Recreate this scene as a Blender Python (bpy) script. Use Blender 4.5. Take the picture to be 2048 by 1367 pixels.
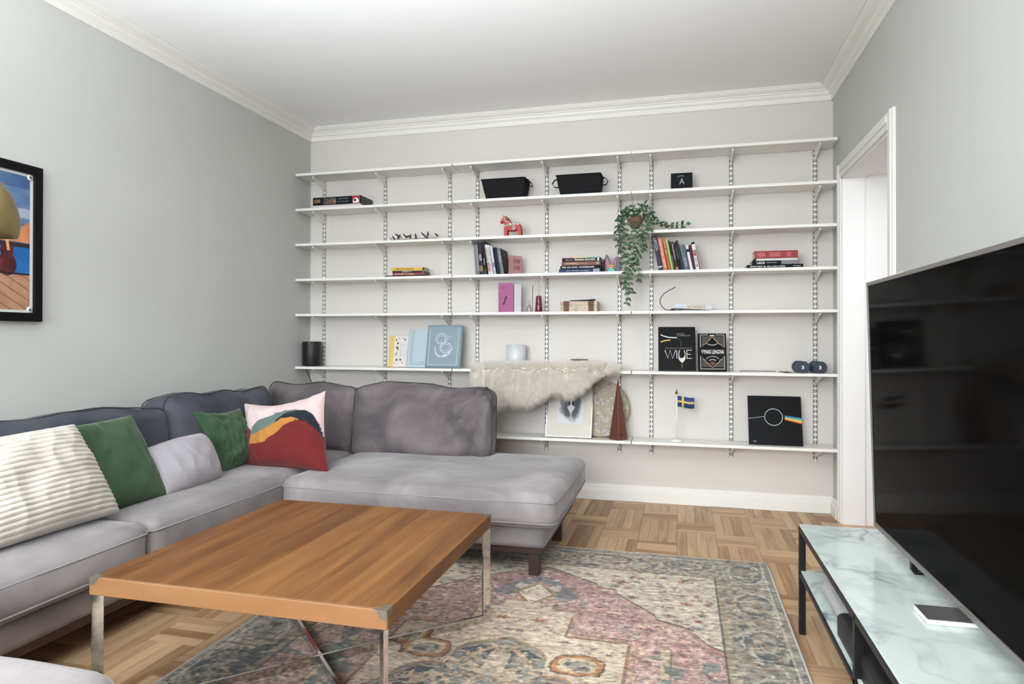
import bpy, math, random
import numpy as np
from mathutils import Vector, Matrix, noise

# ------------------------------------------------------------------ scene, camera, light
for o in list(bpy.data.objects):
    bpy.data.objects.remove(o, do_unlink=True)
SC = bpy.context.scene
COL = SC.collection
PI = math.pi
rad = math.radians

W, H = 3.652, 2.664            # room width and height in metres
YR = -6.4                      # rear wall

cam_d = bpy.data.cameras.new('camera')
cam = bpy.data.objects.new('camera', cam_d)
COL.objects.link(cam)
cam.location = (2.7304, -4.4631, 1.0910)
cam.rotation_euler = (rad(90.29), rad(-0.083), rad(14.389))
cam_d.sensor_width = 36.0
cam_d.lens = 36.0 * 1313.13 / 2048.0
cam_d.shift_y = -(683.5 - 668.0) / 2048.0
cam_d.clip_start = 0.02
SC.camera = cam

SC.view_settings.view_transform = 'Standard'
SC.view_settings.look = 'None'
SC.view_settings.exposure = 0.2
SC.view_settings.gamma = 1.0
SC.view_settings.use_curve_mapping = False

world = bpy.data.worlds.new('daylight')
SC.world = world
world.use_nodes = True
bgn = world.node_tree.nodes['Background']
bgn.inputs['Color'].default_value = (0.86, 0.92, 1.0, 1)
bgn.inputs['Strength'].default_value = 1.0


def area(name, loc, target, sx, sy, power, color=(1, 1, 1)):
    d = bpy.data.lights.new(name, 'AREA')
    d.shape = 'RECTANGLE'
    d.size, d.size_y = sx, sy
    d.energy = power
    d.color = color
    o = bpy.data.objects.new(name, d)
    COL.objects.link(o)
    o.location = loc
    o.rotation_euler = (Vector(target) - Vector(loc)).to_track_quat('-Z', 'Y').to_euler()
    return o


# daylight through the wide window in the wall behind the camera
win = area('window_daylight', (1.65, YR + 0.06, 1.45), (1.65, -0.2, 0.0), 2.9, 1.9, 92, (0.88, 0.95, 1.0))
win.data.spread = rad(105)
# added fill spot, unseen behind the camera, thrown at the ceiling to brighten it
fd = bpy.data.lights.new('ceiling_fill', 'SPOT')
fd.energy = 900
fd.color = (0.86, 0.945, 1.0)
fd.spot_size = rad(114)
fd.spot_blend = 0.75
fd.shadow_soft_size = 0.25
fo = bpy.data.objects.new('ceiling_fill', fd)
COL.objects.link(fo)
fo.location = (1.75, -4.65, 1.0)
fo.rotation_euler = (rad(180 - 19), 0, 0)
# ceiling lamp of the adjoining hall
area('hall_lamp', (4.5, -0.7, 1.98), (4.3, -0.6, 0), 0.5, 0.5, 5.5, (0.95, 0.96, 1.0))

# ------------------------------------------------------------------ helpers
WM = {}


def lin(c):
    return tuple(((x / 255.0) / 12.92 if x / 255.0 <= 0.04045 else ((x / 255.0 + 0.055) / 1.055) ** 2.4) for x in c)


def T(x, y, z):
    return Matrix.Translation((x, y, z))


def Rx(a): return Matrix.Rotation(rad(a), 4, 'X')
def Ry(a): return Matrix.Rotation(rad(a), 4, 'Y')
def Rz(a): return Matrix.Rotation(rad(a), 4, 'Z')


def tag(o, label=None, cat=None, group=None, kind=None):
    if label: o['label'] = label
    if cat: o['category'] = cat
    if group: o['group'] = group
    if kind: o['kind'] = kind
    return o


def thing(name, label, cat, loc, rotz=0, group=None):
    o = bpy.data.objects.new(name, None)
    o.empty_display_size = 0.05
    COL.objects.link(o)
    o.location = loc
    o.rotation_euler = (0, 0, rad(rotz))
    WM[o] = T(*loc) @ Rz(rotz)
    return tag(o, label, cat, group)


class MB:
    """collects shapes (given in world coordinates or through self.M) and links them as one mesh"""
    def __init__(s, M=None):
        s.v, s.f, s.sm, s.mi = [], [], [], []
        s.M = M or Matrix.Identity(4)
        s.m = 0

    def add(s, vs, fs, smooth=False):
        b = len(s.v)
        M = s.M
        s.v += [M @ Vector(v) for v in vs]
        s.f += [tuple(b + i for i in f) for f in fs]
        s.sm += [smooth] * len(fs)
        s.mi += [s.m] * len(fs)
        return s

    def box(s, x0, x1, y0, y1, z0, z1, c=0.0):
        if c <= 0:
            vs = [(x, y, z) for x in (x0, x1) for y in (y0, y1) for z in (z0, z1)]
            return s.add(vs, [(0, 1, 3, 2), (4, 6, 7, 5), (0, 4, 5, 1), (2, 3, 7, 6), (0, 2, 6, 4), (1, 5, 7, 3)])
        L, Hh = (x0, y0, z0), (x1, y1, z1)
        vs, idx = [], {}
        for sx in (0, 1):
            for sy in (0, 1):
                for sz in (0, 1):
                    sg = (sx, sy, sz)
                    for ax in range(3):
                        p = []
                        for k in range(3):
                            e = Hh[k] if sg[k] else L[k]
                            if k != ax: e += -c if sg[k] else c
                            p.append(e)
                        idx[(sg, ax)] = len(vs)
                        vs.append(tuple(p))
        fs = []
        for ax in range(3):
            a, b = (ax + 1) % 3, (ax + 2) % 3
            for sd in (0, 1):
                q = []
                for (i, j) in ((0, 0), (1, 0), (1, 1), (0, 1)):
                    g = [0, 0, 0]; g[ax] = sd; g[a] = i; g[b] = j
                    q.append(idx[(tuple(g), ax)])
                fs.append(tuple(q) if sd else tuple(q[::-1]))
            for i in (0, 1):
                for j in (0, 1):
                    g0 = [0, 0, 0]; g0[a] = i; g0[b] = j; g0[ax] = 0
                    g1 = list(g0); g1[ax] = 1
                    q = (idx[(tuple(g0), a)], idx[(tuple(g1), a)], idx[(tuple(g1), b)], idx[(tuple(g0), b)])
                    fs.append(q if (i ^ j) else q[::-1])
        for sg in [(i, j, k) for i in (0, 1) for j in (0, 1) for k in (0, 1)]:
            fs.append(tuple(idx[(sg, ax)] for ax in (range(3) if sum(sg) % 2 else (2, 1, 0))))
        return s.add(vs, fs)

    def tube(s, pts, r, n=8, smooth=True, caps=True):
        pts = [Vector(p) for p in pts]
        rs = r if isinstance(r, (list, tuple)) else [r] * len(pts)
        vs, fs = [], []
        up = None
        for i, p in enumerate(pts):
            d = (pts[min(i + 1, len(pts) - 1)] - pts[max(i - 1, 0)]).normalized()
            if up is None:
                up = Vector((0, 0, 1)) if abs(d.z) < 0.9 else Vector((1, 0, 0))
            x = d.cross(up)
            if x.length < 1e-6: x = d.cross(Vector((0, 1, 0)))
            x.normalize()
            up = x.cross(d).normalized()
            for k in range(n):
                a = 2 * PI * k / n
                vs.append(p + (x * math.cos(a) + up * math.sin(a)) * rs[i])
        for i in range(len(pts) - 1):
            for k in range(n):
                fs.append((i * n + k, i * n + (k + 1) % n, (i + 1) * n + (k + 1) % n, (i + 1) * n + k))
        s.add(vs, fs, smooth)
        if caps:
            b = len(s.v) - len(vs)
            s.f += [tuple(b + k for k in range(n))[::-1], tuple(b + (len(pts) - 1) * n + k for k in range(n))]
            s.sm += [False, False]; s.mi += [s.m, s.m]
        return s

    def ring(s, pts, r, n=6):
        """closed tube"""
        pts = [Vector(p) for p in pts]
        N = len(pts); vs, fs = [], []
        nrm = Vector((0, 0, 0))
        for i in range(N): nrm += pts[i].cross(pts[(i + 1) % N])
        nrm.normalize()
        for i in range(N):
            d = (pts[(i + 1) % N] - pts[i - 1]).normalized()
            x = d.cross(nrm).normalized(); u = x.cross(d)
            for k in range(n):
                a = 2 * PI * k / n
                vs.append(pts[i] + (x * math.cos(a) + u * math.sin(a)) * r)
        for i in range(N):
            j = (i + 1) % N
            for k in range(n):
                fs.append((i * n + k, i * n + (k + 1) % n, j * n + (k + 1) % n, j * n + k))
        return s.add(vs, fs, True)

    def lathe(s, prof, c, n=32, smooth=True, ax='Z'):
        vs, fs = [], []
        for (r, z) in prof:
            for k in range(n):
                a = 2 * PI * k / n
                p = (r * math.cos(a), r * math.sin(a), z)
                if ax == 'Y': p = (p[0], p[2], p[1])
                vs.append((c[0] + p[0], c[1] + p[1], c[2] + p[2]))
        for i in range(len(prof) - 1):
            for k in range(n):
                q = (i * n + k, i * n + (k + 1) % n, (i + 1) * n + (k + 1) % n, (i + 1) * n + k)
                fs.append(q if ax == 'Z' else q[::-1])
        s.add(vs, fs, smooth)
        b = len(s.v) - len(vs)
        for i, rev in ((0, True), (len(prof) - 1, False)):
            if prof[i][0] > 1e-5:
                q = [b + i * n + k for k in range(n)]
                s.f.append(tuple(q[::-1] if rev != (ax == 'Y') else q)); s.sm.append(False); s.mi.append(s.m)
        return s

    def prism(s, outline, t0, t1, ax='Y', smooth=False):
        """outline of (a, b); extruded along ax from t0 to t1. ax Y: (x,z); ax X: (y,z); ax Z: (x,y)"""
        def P(a, b, t):
            return (a, t, b) if ax == 'Y' else ((t, a, b) if ax == 'X' else (a, b, t))
        n = len(outline)
        vs = [P(a, b, t0) for a, b in outline] + [P(a, b, t1) for a, b in outline]
        fs = [tuple(range(n)), tuple(range(2 * n - 1, n - 1, -1))]
        fs += [(i, n + i, n + (i + 1) % n, (i + 1) % n) for i in range(n)]
        return s.add(vs, fs, smooth)

    def puffy(s, outline, t, inset, y=0.0):
        """rounded slab in the x-z plane, half thickness t"""
        n = len(outline)
        O = [Vector((a, b)) for a, b in outline]
        area2 = sum(O[i].x * O[(i + 1) % n].y - O[(i + 1) % n].x * O[i].y for i in range(n))
        sg = 1 if area2 > 0 else -1
        nr = []
        for i in range(n):
            d = (O[(i + 1) % n] - O[i - 1]).normalized()
            nr.append(Vector((-d.y, d.x)) * sg)
        layers = [(-t, inset), (-t * 0.8, inset * 0.4), (-t * 0.35, 0), (t * 0.35, 0), (t * 0.8, inset * 0.4), (t, inset)]
        vs, fs = [], []
        for yy, ins in layers:
            for i in range(n):
                p = O[i] + nr[i] * ins
                vs.append((p.x, y + yy, p.y))
        for L in range(len(layers) - 1):
            for i in range(n):
                fs.append((L * n + i, L * n + (i + 1) % n, (L + 1) * n + (i + 1) % n, (L + 1) * n + i))
        fs += [tuple(range(n)), tuple(range((len(layers)) * n - 1, (len(layers) - 1) * n - 1, -1))]
        return s.add(vs, fs, False)

    def softbox(s, lo, hi, r, step=0.03, bulge=(0, 0, 0), amp=0.0, nscale=6.0, seed=0, warp=None, low=0.0):
        lo, hi = Vector(lo), Vector(hi)
        dim = hi - lo
        n = [max(4, int(round(dim[k] / step))) for k in range(3)]
        idx, vs, fs = {}, [], []
        cen = (lo + hi) / 2

        def key(i, j, k):
            if (i, j, k) in idx: return idx[(i, j, k)]
            p = Vector((lo[0] + dim[0] * i / n[0], lo[1] + dim[1] * j / n[1], lo[2] + dim[2] * k / n[2]))
            q = Vector([min(max(p[a], lo[a] + r), hi[a] - r) for a in range(3)])
            d = p - q
            nn = d.normalized() if d.length > 1e-9 else Vector((0, 0, 1))
            p2 = q + nn * r if d.length > 1e-9 else p
            u = [(p[a] - cen[a]) / (dim[a] / 2) for a in range(3)]
            for a in range(3):
                if bulge[a]:
                    b1, b2 = (a + 1) % 3, (a + 2) % 3
                    p2[a] += bulge[a] * u[a] * (1 - u[b1] ** 4) * (1 - u[b2] ** 4)
            if amp:
                w = noise.noise(p * nscale + Vector((seed * 3.1, seed, 0)))
                w2 = 1 - abs(noise.noise(Vector((p.x * nscale * .8, p.y * nscale * .8, p.z * nscale * 1.6)) + Vector((seed, 7.7, seed)))) * 2
                p2 += nn * amp * (w + 0.5 * w2)
            if warp: p2 = warp(p2, u)
            if low:
                fz = (p[2] - lo[2]) / dim[2]
                p2 = p2 + Vector((low * .6 * noise.noise(Vector((p.z * 4, seed, 3))) * fz, low * noise.noise(Vector((p.x * 3.2, p.z * 3.5, seed + 2))), low * 1.1 * fz * noise.noise(Vector((p.x * 4.2, seed * 1.7, 8)))))
            idx[(i, j, k)] = len(vs)
            vs.append(p2)
            return idx[(i, j, k)]
        for a in range(3):
            b1, b2 = (a + 1) % 3, (a + 2) % 3
            for side in (0, n[a]):
                for i in range(n[b1]):
                    for j in range(n[b2]):
                        q = []
                        for (di, dj) in ((0, 0), (1, 0), (1, 1), (0, 1)):
                            g = [0, 0, 0]; g[a] = side; g[b1] = i + di; g[b2] = j + dj
                            q.append(key(*g))
                        fs.append(tuple(q) if side else tuple(q[::-1]))
        return s.add(vs, fs, True)

    def build(s, name, mat, parent=None, origin=None):
        me = bpy.data.meshes.new(name)
        o = bpy.data.objects.new(name, me)
        if parent is not None:
            Mw = WM[parent]
            o.parent = parent
            WM[o] = Mw
        else:
            if origin is None:
                xs = [v.x for v in s.v]; ys = [v.y for v in s.v]; zs = [v.z for v in s.v]
                origin = ((min(xs) + max(xs)) / 2, (min(ys) + max(ys)) / 2, min(zs))
            o.location = origin
            Mw = T(*origin)
            WM[o] = Mw
        inv = Mw.inverted()
        me.from_pydata([inv @ v for v in s.v], [], s.f)
        for m in (mat if isinstance(mat, (list, tuple)) else [mat]): me.materials.append(m)
        me.polygons.foreach_set('use_smooth', s.sm)
        me.polygons.foreach_set('material_index', s.mi)
        me.update()
        COL.objects.link(o)
        return o


def struct(o, label=None):
    o['kind'] = 'structure'
    if label: o['label'] = label
    return o


# ------------------------------------------------------------------ materials
def new_mat(name):
    m = bpy.data.materials.new(name)
    m.use_nodes = True
    nt = m.node_tree
    b = nt.nodes['Principled BSDF']
    return m, nt, b


MATS = {}


def P(name, c, rough=0.5, metal=0.0, spec=0.5, vary=0.04, vscale=30.0, bump=0.0, bscale=200.0, sheen=0.0, coat=0.0,
      trans=0.0, ior=1.45, alpha=1.0, srough=0.4, stint=None):
    """plain procedural material; c in 0-255 sRGB"""
    if name in MATS: return MATS[name]
    m, nt, b = new_mat(name)
    col = lin(c)
    tc = nt.nodes.new('ShaderNodeTexCoord')
    if vary > 0:
        nz = nt.nodes.new('ShaderNodeTexNoise')
        nz.inputs['Scale'].default_value = vscale
        nz.inputs['Detail'].default_value = 4
        nt.links.new(tc.outputs['Object'], nz.inputs['Vector'])
        mx = nt.nodes.new('ShaderNodeMix'); mx.data_type = 'RGBA'
        mx.inputs[6].default_value = tuple(max(0, x * (1 - vary)) for x in col) + (1,)
        mx.inputs[7].default_value = tuple(min(1, x * (1 + vary)) for x in col) + (1,)
        nt.links.new(nz.outputs['Fac'], mx.inputs[0])
        nt.links.new(mx.outputs[2], b.inputs['Base Color'])
    else:
        b.inputs['Base Color'].default_value = col + (1,)
    b.inputs['Roughness'].default_value = rough
    b.inputs['Metallic'].default_value = metal
    b.inputs['Specular IOR Level'].default_value = spec
    b.inputs['IOR'].default_value = ior
    b.inputs['Transmission Weight'].default_value = trans
    b.inputs['Alpha'].default_value = alpha
    if coat: b.inputs['Coat Weight'].default_value = coat
    if sheen:
        b.inputs['Sheen Weight'].default_value = sheen
        b.inputs['Sheen Roughness'].default_value = srough
        b.inputs['Sheen Tint'].default_value = (lin(stint) if stint else (1, 1, 1)) + (1,)
    if bump:
        n2 = nt.nodes.new('ShaderNodeTexNoise')
        n2.inputs['Scale'].default_value = bscale
        n2.inputs['Detail'].default_value = 3
        nt.links.new(tc.outputs['Object'], n2.inputs['Vector'])
        bp = nt.nodes.new('ShaderNodeBump')
        bp.inputs['Strength'].default_value = bump
        bp.inputs['Distance'].default_value = 0.002
        nt.links.new(n2.outputs['Fac'], bp.inputs['Height'])
        nt.links.new(bp.outputs['Normal'], b.inputs['Normal'])
    MATS[name] = m
    return m


def ramp(nt, stops):
    r = nt.nodes.new('ShaderNodeValToRGB')
    e = r.color_ramp.elements
    while len(e) < len(stops): e.new(0.5)
    for i, (p, c) in enumerate(stops):
        e[i].position = p
        e[i].color = (lin(c) + (1,)) if len(c) == 3 else c
    return r


def velvet(name, c, c2, rough=0.85, patch=3.0, sheen=0.35):
    m, nt, b = new_mat(name)
    tc = nt.nodes.new('ShaderNodeTexCoord')
    n1 = nt.nodes.new('ShaderNodeTexNoise'); n1.inputs['Scale'].default_value = patch; n1.inputs['Detail'].default_value = 6
    n1.inputs['Distortion'].default_value = 0.6
    nt.links.new(tc.outputs['Object'], n1.inputs['Vector'])
    r = ramp(nt, [(0.35, c), (0.68, c2)])
    nt.links.new(n1.outputs['Fac'], r.inputs[0])
    nt.links.new(r.outputs[0], b.inputs['Base Color'])
    b.inputs['Roughness'].default_value = rough
    b.inputs['Specular IOR Level'].default_value = 0.2
    b.inputs['Sheen Weight'].default_value = sheen
    b.inputs['Sheen Roughness'].default_value = 0.35
    n2 = nt.nodes.new('ShaderNodeTexNoise'); n2.inputs['Scale'].default_value = 14; n2.inputs['Detail'].default_value = 5
    nt.links.new(tc.outputs['Object'], n2.inputs['Vector'])
    n3 = nt.nodes.new('ShaderNodeTexNoise'); n3.inputs['Scale'].default_value = 500
    nt.links.new(tc.outputs['Object'], n3.inputs['Vector'])
    ad = nt.nodes.new('ShaderNodeMath'); ad.operation = 'MULTIPLY_ADD'; ad.inputs[1].default_value = 0.06
    nt.links.new(n3.outputs['Fac'], ad.inputs[0]); nt.links.new(n2.outputs['Fac'], ad.inputs[2])
    bp = nt.nodes.new('ShaderNodeBump'); bp.inputs['Strength'].default_value = 0.35; bp.inputs['Distance'].default_value = 0.01
    nt.links.new(ad.outputs[0], bp.inputs['Height']); nt.links.new(bp.outputs['Normal'], b.inputs['Normal'])
    MATS[name] = m
    return m


def wood_mat(name, axis, base, dark, light, rough=0.4, island=True, scale=1.0, contrast=0.6, coat=0.0, tone=0.30):
    """wood with grain running along axis ('X' or 'Y'); tone differs from piece to piece"""
    m, nt, b = new_mat(name)
    N, L = nt.nodes, nt.links
    geo = N.new('ShaderNodeNewGeometry'); oi = N.new('ShaderNodeObjectInfo')
    ad = N.new('ShaderNodeMath'); ad.operation = 'ADD'
    L.new(oi.outputs['Random'], ad.inputs[0])
    if island: L.new(geo.outputs['Random Per Island'], ad.inputs[1])
    else: ad.inputs[1].default_value = 0.0
    fr = N.new('ShaderNodeMath'); fr.operation = 'FRACT'; L.new(ad.outputs[0], fr.inputs[0])
    mp = N.new('ShaderNodeMapping')
    s = (3.0 * scale, 38.0 * scale, 8.0) if axis == 'X' else (38.0 * scale, 3.0 * scale, 8.0)
    mp.inputs['Scale'].default_value = s
    L.new(geo.outputs['Position'], mp.inputs['Vector'])
    cm = N.new('ShaderNodeCombineXYZ')
    ml = N.new('ShaderNodeMath'); ml.operation = 'MULTIPLY'; ml.inputs[1].default_value = 57.0
    L.new(fr.outputs[0], ml.inputs[0]); L.new(ml.outputs[0], cm.inputs[0]); L.new(ml.outputs[0], cm.inputs[1])
    va = N.new('ShaderNodeVectorMath'); va.operation = 'ADD'
    L.new(mp.outputs[0], va.inputs[0]); L.new(cm.outputs[0], va.inputs[1])
    nz = N.new('ShaderNodeTexNoise'); nz.inputs['Scale'].default_value = 1.0; nz.inputs['Detail'].default_value = 7
    nz.inputs['Roughness'].default_value = 0.62; nz.inputs['Distortion'].default_value = 0.9
    L.new(va.outputs[0], nz.inputs['Vector'])
    n2 = N.new('ShaderNodeTexNoise'); n2.inputs['Scale'].default_value = 0.22; n2.inputs['Detail'].default_value = 2
    n2.inputs['Distortion'].default_value = 2.0
    L.new(va.outputs[0], n2.inputs['Vector'])
    r = ramp(nt, [(0.30, dark), (0.5, base), (0.72, light)])
    mixf = N.new('ShaderNodeMath'); mixf.operation = 'MULTIPLY_ADD'; mixf.inputs[1].default_value = contrast
    mixf.inputs[2].default_value = 0.0
    a2 = N.new('ShaderNodeMath'); a2.operation = 'MULTIPLY_ADD'
    a2.inputs[1].default_value = tone
    L.new(fr.outputs[0], a2.inputs[0])
    a3 = N.new('ShaderNodeMath'); a3.operation = 'MULTIPLY_ADD'; a3.inputs[1].default_value = 0.35
    L.new(n2.outputs['Fac'], a3.inputs[0]); L.new(mixf.outputs[0], a3.inputs[2])
    L.new(nz.outputs['Fac'], mixf.inputs[0])
    L.new(a3.outputs[0], a2.inputs[2])
    sb = N.new('ShaderNodeMath'); sb.operation = 'SUBTRACT'; sb.inputs[1].default_value = (contrast + 0.35 + tone) / 2 - 0.5
    L.new(a2.outputs[0], sb.inputs[0])
    L.new(sb.outputs[0], r.inputs[0])
    L.new(r.outputs[0], b.inputs['Base Color'])
    b.inputs['Roughness'].default_value = rough
    b.inputs['Coat Weight'].default_value = coat
    b.inputs['Coat Roughness'].default_value = 0.15
    bp = N.new('ShaderNodeBump'); bp.inputs['Strength'].default_value = 0.06; bp.inputs['Distance'].default_value = 0.002
    L.new(nz.outputs['Fac'], bp.inputs['Height']); L.new(bp.outputs['Normal'], b.inputs['Normal'])
    if tone < .2: b.inputs['Specular IOR Level'].default_value = .2
    MATS[name] = m
    return m


def attr_mat(name, rough=0.8, spec=0.3, sheen=0.0, bump=0.0, bscale=400, bstretch=None):
    m, nt, b = new_mat(name)
    a = nt.nodes.new('ShaderNodeAttribute'); a.attribute_name = 'Col'
    nt.links.new(a.outputs['Color'], b.inputs['Base Color'])
    b.inputs['Roughness'].default_value = rough
    b.inputs['Specular IOR Level'].default_value = spec
    if sheen: b.inputs['Sheen Weight'].default_value = sheen
    if bump:
        tc = nt.nodes.new('ShaderNodeTexCoord')
        mp = nt.nodes.new('ShaderNodeMapping')
        mp.inputs['Scale'].default_value = bstretch or (1, 1, 1)
        nt.links.new(tc.outputs['Object'], mp.inputs['Vector'])
        n2 = nt.nodes.new('ShaderNodeTexNoise'); n2.inputs['Scale'].default_value = bscale; n2.inputs['Detail'].default_value = 4
        nt.links.new(mp.outputs[0], n2.inputs['Vector'])
        bp = nt.nodes.new('ShaderNodeBump'); bp.inputs['Strength'].default_value = bump; bp.inputs['Distance'].default_value = 0.003
        nt.links.new(n2.outputs['Fac'], bp.inputs['Height']); nt.links.new(bp.outputs['Normal'], b.inputs['Normal'])
    MATS[name] = m
    return m


def raster(name, img, M, w, h, mat, parent, origin=None, zfun=None):
    """a flat printed or woven sheet: img is rows x cols x 3 (sRGB 0-1), row 0 at the bottom; local x right, z up"""
    rows, cols = img.shape[:2]
    xs = np.linspace(0, w, cols); zs = np.linspace(0, h, rows)
    X, Z = np.meshgrid(xs, zs)
    Yv = np.zeros_like(X) if zfun is None else zfun(X, Z)
    co = np.stack([X.ravel(), Yv.ravel(), Z.ravel(), np.ones(X.size)], 1)
    if parent is not None:
        Mw = WM[parent]
    else:
        Mw = T(*origin)
    A = np.array(Mw.inverted() @ M)
    co = (co @ A.T)[:, :3]
    me = bpy.data.meshes.new(name)
    nq = (rows - 1) * (cols - 1)
    i = np.arange(rows * cols).reshape(rows, cols)
    q = np.stack([i[:-1, :-1], i[:-1, 1:], i[1:, 1:], i[1:, :-1]], -1).reshape(-1, 4)
    me.vertices.add(rows * cols); me.vertices.foreach_set('co', co.ravel())
    me.loops.add(nq * 4); me.loops.foreach_set('vertex_index', q.ravel().astype(np.int32))
    me.polygons.add(nq); me.polygons.foreach_set('loop_start', np.arange(0, nq * 4, 4, dtype=np.int32))
    me.polygons.foreach_set('loop_total', np.full(nq, 4, dtype=np.int32))
    me.update(calc_edges=True); me.validate()
    ca = me.color_attributes.new('Col', 'FLOAT_COLOR', 'POINT')
    c = np.clip(img.reshape(-1, 3), 0, 1)
    c = np.where(c <= 0.04045, c / 12.92, ((c + 0.055) / 1.055) ** 2.4)
    ca.data.foreach_set('color', np.concatenate([c, np.ones((len(c), 1))], 1).ravel().astype(np.float32))
    me.materials.append(mat)
    o = bpy.data.objects.new(name, me)
    if parent is not None:
        o.parent = parent; WM[o] = WM[parent]
    else:
        o.location = origin; WM[o] = Mw
    COL.objects.link(o)
    return o


def text(s, M, w, h, mat, parent, name='lettering', off=0.0, shear=0.0):
    """lettering laid flat on the local x-z plane of M (facing local -y), fitted into w x h, anchored bottom left"""
    cu = bpy.data.curves.new('tmp', 'FONT')
    cu.body = s
    cu.resolution_u = 2
    cu.offset = off
    cu.shear = shear
    ob = bpy.data.objects.new('tmp', cu)
    me = bpy.data.meshes.new_from_object(ob)
    bpy.data.objects.remove(ob); bpy.data.curves.remove(cu)
    n = len(me.vertices)
    co = np.empty(n * 3); me.vertices.foreach_get('co', co); co = co.reshape(-1, 3)
    mn, mx = co.min(0), co.max(0)
    sx, sy = w / max(1e-6, mx[0] - mn[0]), h / max(1e-6, mx[1] - mn[1])
    Mi = WM[parent].inverted() @ M
    out = [Mi @ Vector(((p[0] - mn[0]) * sx, 0, (p[1] - mn[1]) * sy)) for p in co]
    me.vertices.foreach_set('co', np.array([tuple(v) for v in out]).ravel())
    me.materials.clear(); me.materials.append(mat)
    me.name = name
    me.update()
    o = bpy.data.objects.new(name, me)
    o.parent = parent; WM[o] = WM[parent]
    COL.objects.link(o)
    return o


def ribbon(pts, wd, M, mb):
    """flat stroke through local x-z points"""
    pts = [Vector((a, b)) for a, b in pts]
    vs, fs = [], []
    for i, p in enumerate(pts):
        d = pts[min(i + 1, len(pts) - 1)] - pts[max(i - 1, 0)]
        d.normalize()
        nn = Vector((-d.y, d.x)) * wd / 2
        vs += [M @ Vector((p.x + nn.x, 0, p.y + nn.y)), M @ Vector((p.x - nn.x, 0, p.y - nn.y))]
    for i in range(len(pts) - 1):
        fs.append((2 * i, 2 * i + 1, 2 * i + 3, 2 * i + 2))
    mb.add(vs, fs)


def arc(cx, cz, rx, rz, a0, a1, n=14):
    return [(cx + rx * math.cos(rad(a0 + (a1 - a0) * i / n)), cz + rz * math.sin(rad(a0 + (a1 - a0) * i / n))) for i in range(n + 1)]


white_paint = P('white_paint', (232, 228, 222), 0.35, vary=0.015, vscale=8)
ceil_paint = P('ceiling_paint', (244, 243, 242), 0.9, vary=0.01, vscale=3, spec=0.1)
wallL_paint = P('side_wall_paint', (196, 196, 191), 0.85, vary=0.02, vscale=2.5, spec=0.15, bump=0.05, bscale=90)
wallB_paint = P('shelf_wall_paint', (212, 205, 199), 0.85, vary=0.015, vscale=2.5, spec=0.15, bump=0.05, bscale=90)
shelf_white = P('shelf_white', (232, 228, 222), 0.3, vary=0.01, vscale=5)
steel_white = P('white_steel', (232, 228, 221), 0.35, vary=0.01, vscale=5)
slot_dark = P('slot_dark', (16, 15, 15), 0.9, spec=0.1)
black_plastic = P('black_plastic', (18, 18, 19), 0.45, spec=.3)
black_metal = P('black_metal', (24, 23, 23), 0.4, metal=0.3)
chrome = P('chrome', (205, 203, 200), 0.08, metal=1.0, vary=0.05, vscale=60, bump=0.02, bscale=30)
brass = P('brushed_brass', (150, 132, 92), 0.35, metal=0.9, vary=0.12, vscale=40)
paper = P('book_pages', (222, 214, 200), 0.85)
grey_velvet = velvet('grey_velvet', (118, 111, 112), (152, 144, 143))
shaded_velvet = velvet('shaded_grey_velvet', (84, 77, 80), (122, 112, 112), patch=4.0, sheen=0.2)  # the sofa's grey velvet darkened: back cushion shade put into the colour
nap_shade_velvet = velvet('nap_shade_grey_velvet', (56, 59, 67), (80, 81, 88), patch=4.0, sheen=0.12)  # same velvet, darker still: nap and shade coloured in on the wall-side cushions
pipe_velvet = P('piping_velvet', (132, 127, 125), 0.8, sheen=0.2)
pipe_dark = P('dark_piping', (58, 57, 62), 0.8, sheen=0.1)
dark_wood = P('dark_stained_wood', (58, 42, 36), 0.45, vary=0.25, vscale=25)

# ------------------------------------------------------------------ room shell
TH = 0.12
DY0, DY1, DZ = -0.235, -1.165, 2.04      # doorway in the right wall

mb = MB(); mb.box(-TH, W + 1.6, YR - TH, TH, -0.09, -0.0085)
floor = struct(mb.build('floor', P('subfloor', (96, 74, 54), 0.8), origin=(W / 2, -3, -0.09)), 'basket-pattern light oak parquet floor')
mb = MB(); mb.box(-TH, W + TH, YR - TH, TH, H, H + 0.1)
struct(mb.build('ceiling', ceil_paint))
mb = MB(); mb.box(-TH, 0, YR, 0, -0.0085, H)
struct(mb.build('wall_left', wallL_paint))
mb = MB(); mb.box(-TH, W + TH, 0, TH, -0.0085, H)
struct(mb.build('wall_back', wallB_paint))
mb = MB()
mb.box(W, W + TH, DY0, 0, -0.0085, H)
mb.box(W, W + TH, YR, DY1, -0.0085, H)
mb.box(W, W + TH, DY1, DY0, DZ, H)
struct(mb.build('wall_right', wallL_paint))
mb = MB()
wx0, wx1, wz0, wz1 = 0.15, 3.15, 0.5, 2.5
mb.box(-TH, wx0, YR - TH, YR, -0.0085, H)
mb.box(wx1, W + TH, YR - TH, YR, -0.0085, H)
mb.box(wx0, wx1, YR - TH, YR, -0.0085, wz0)
mb.box(wx0, wx1, YR - TH, YR, wz1, H)
struct(mb.build('wall_rear', wallL_paint))
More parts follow.
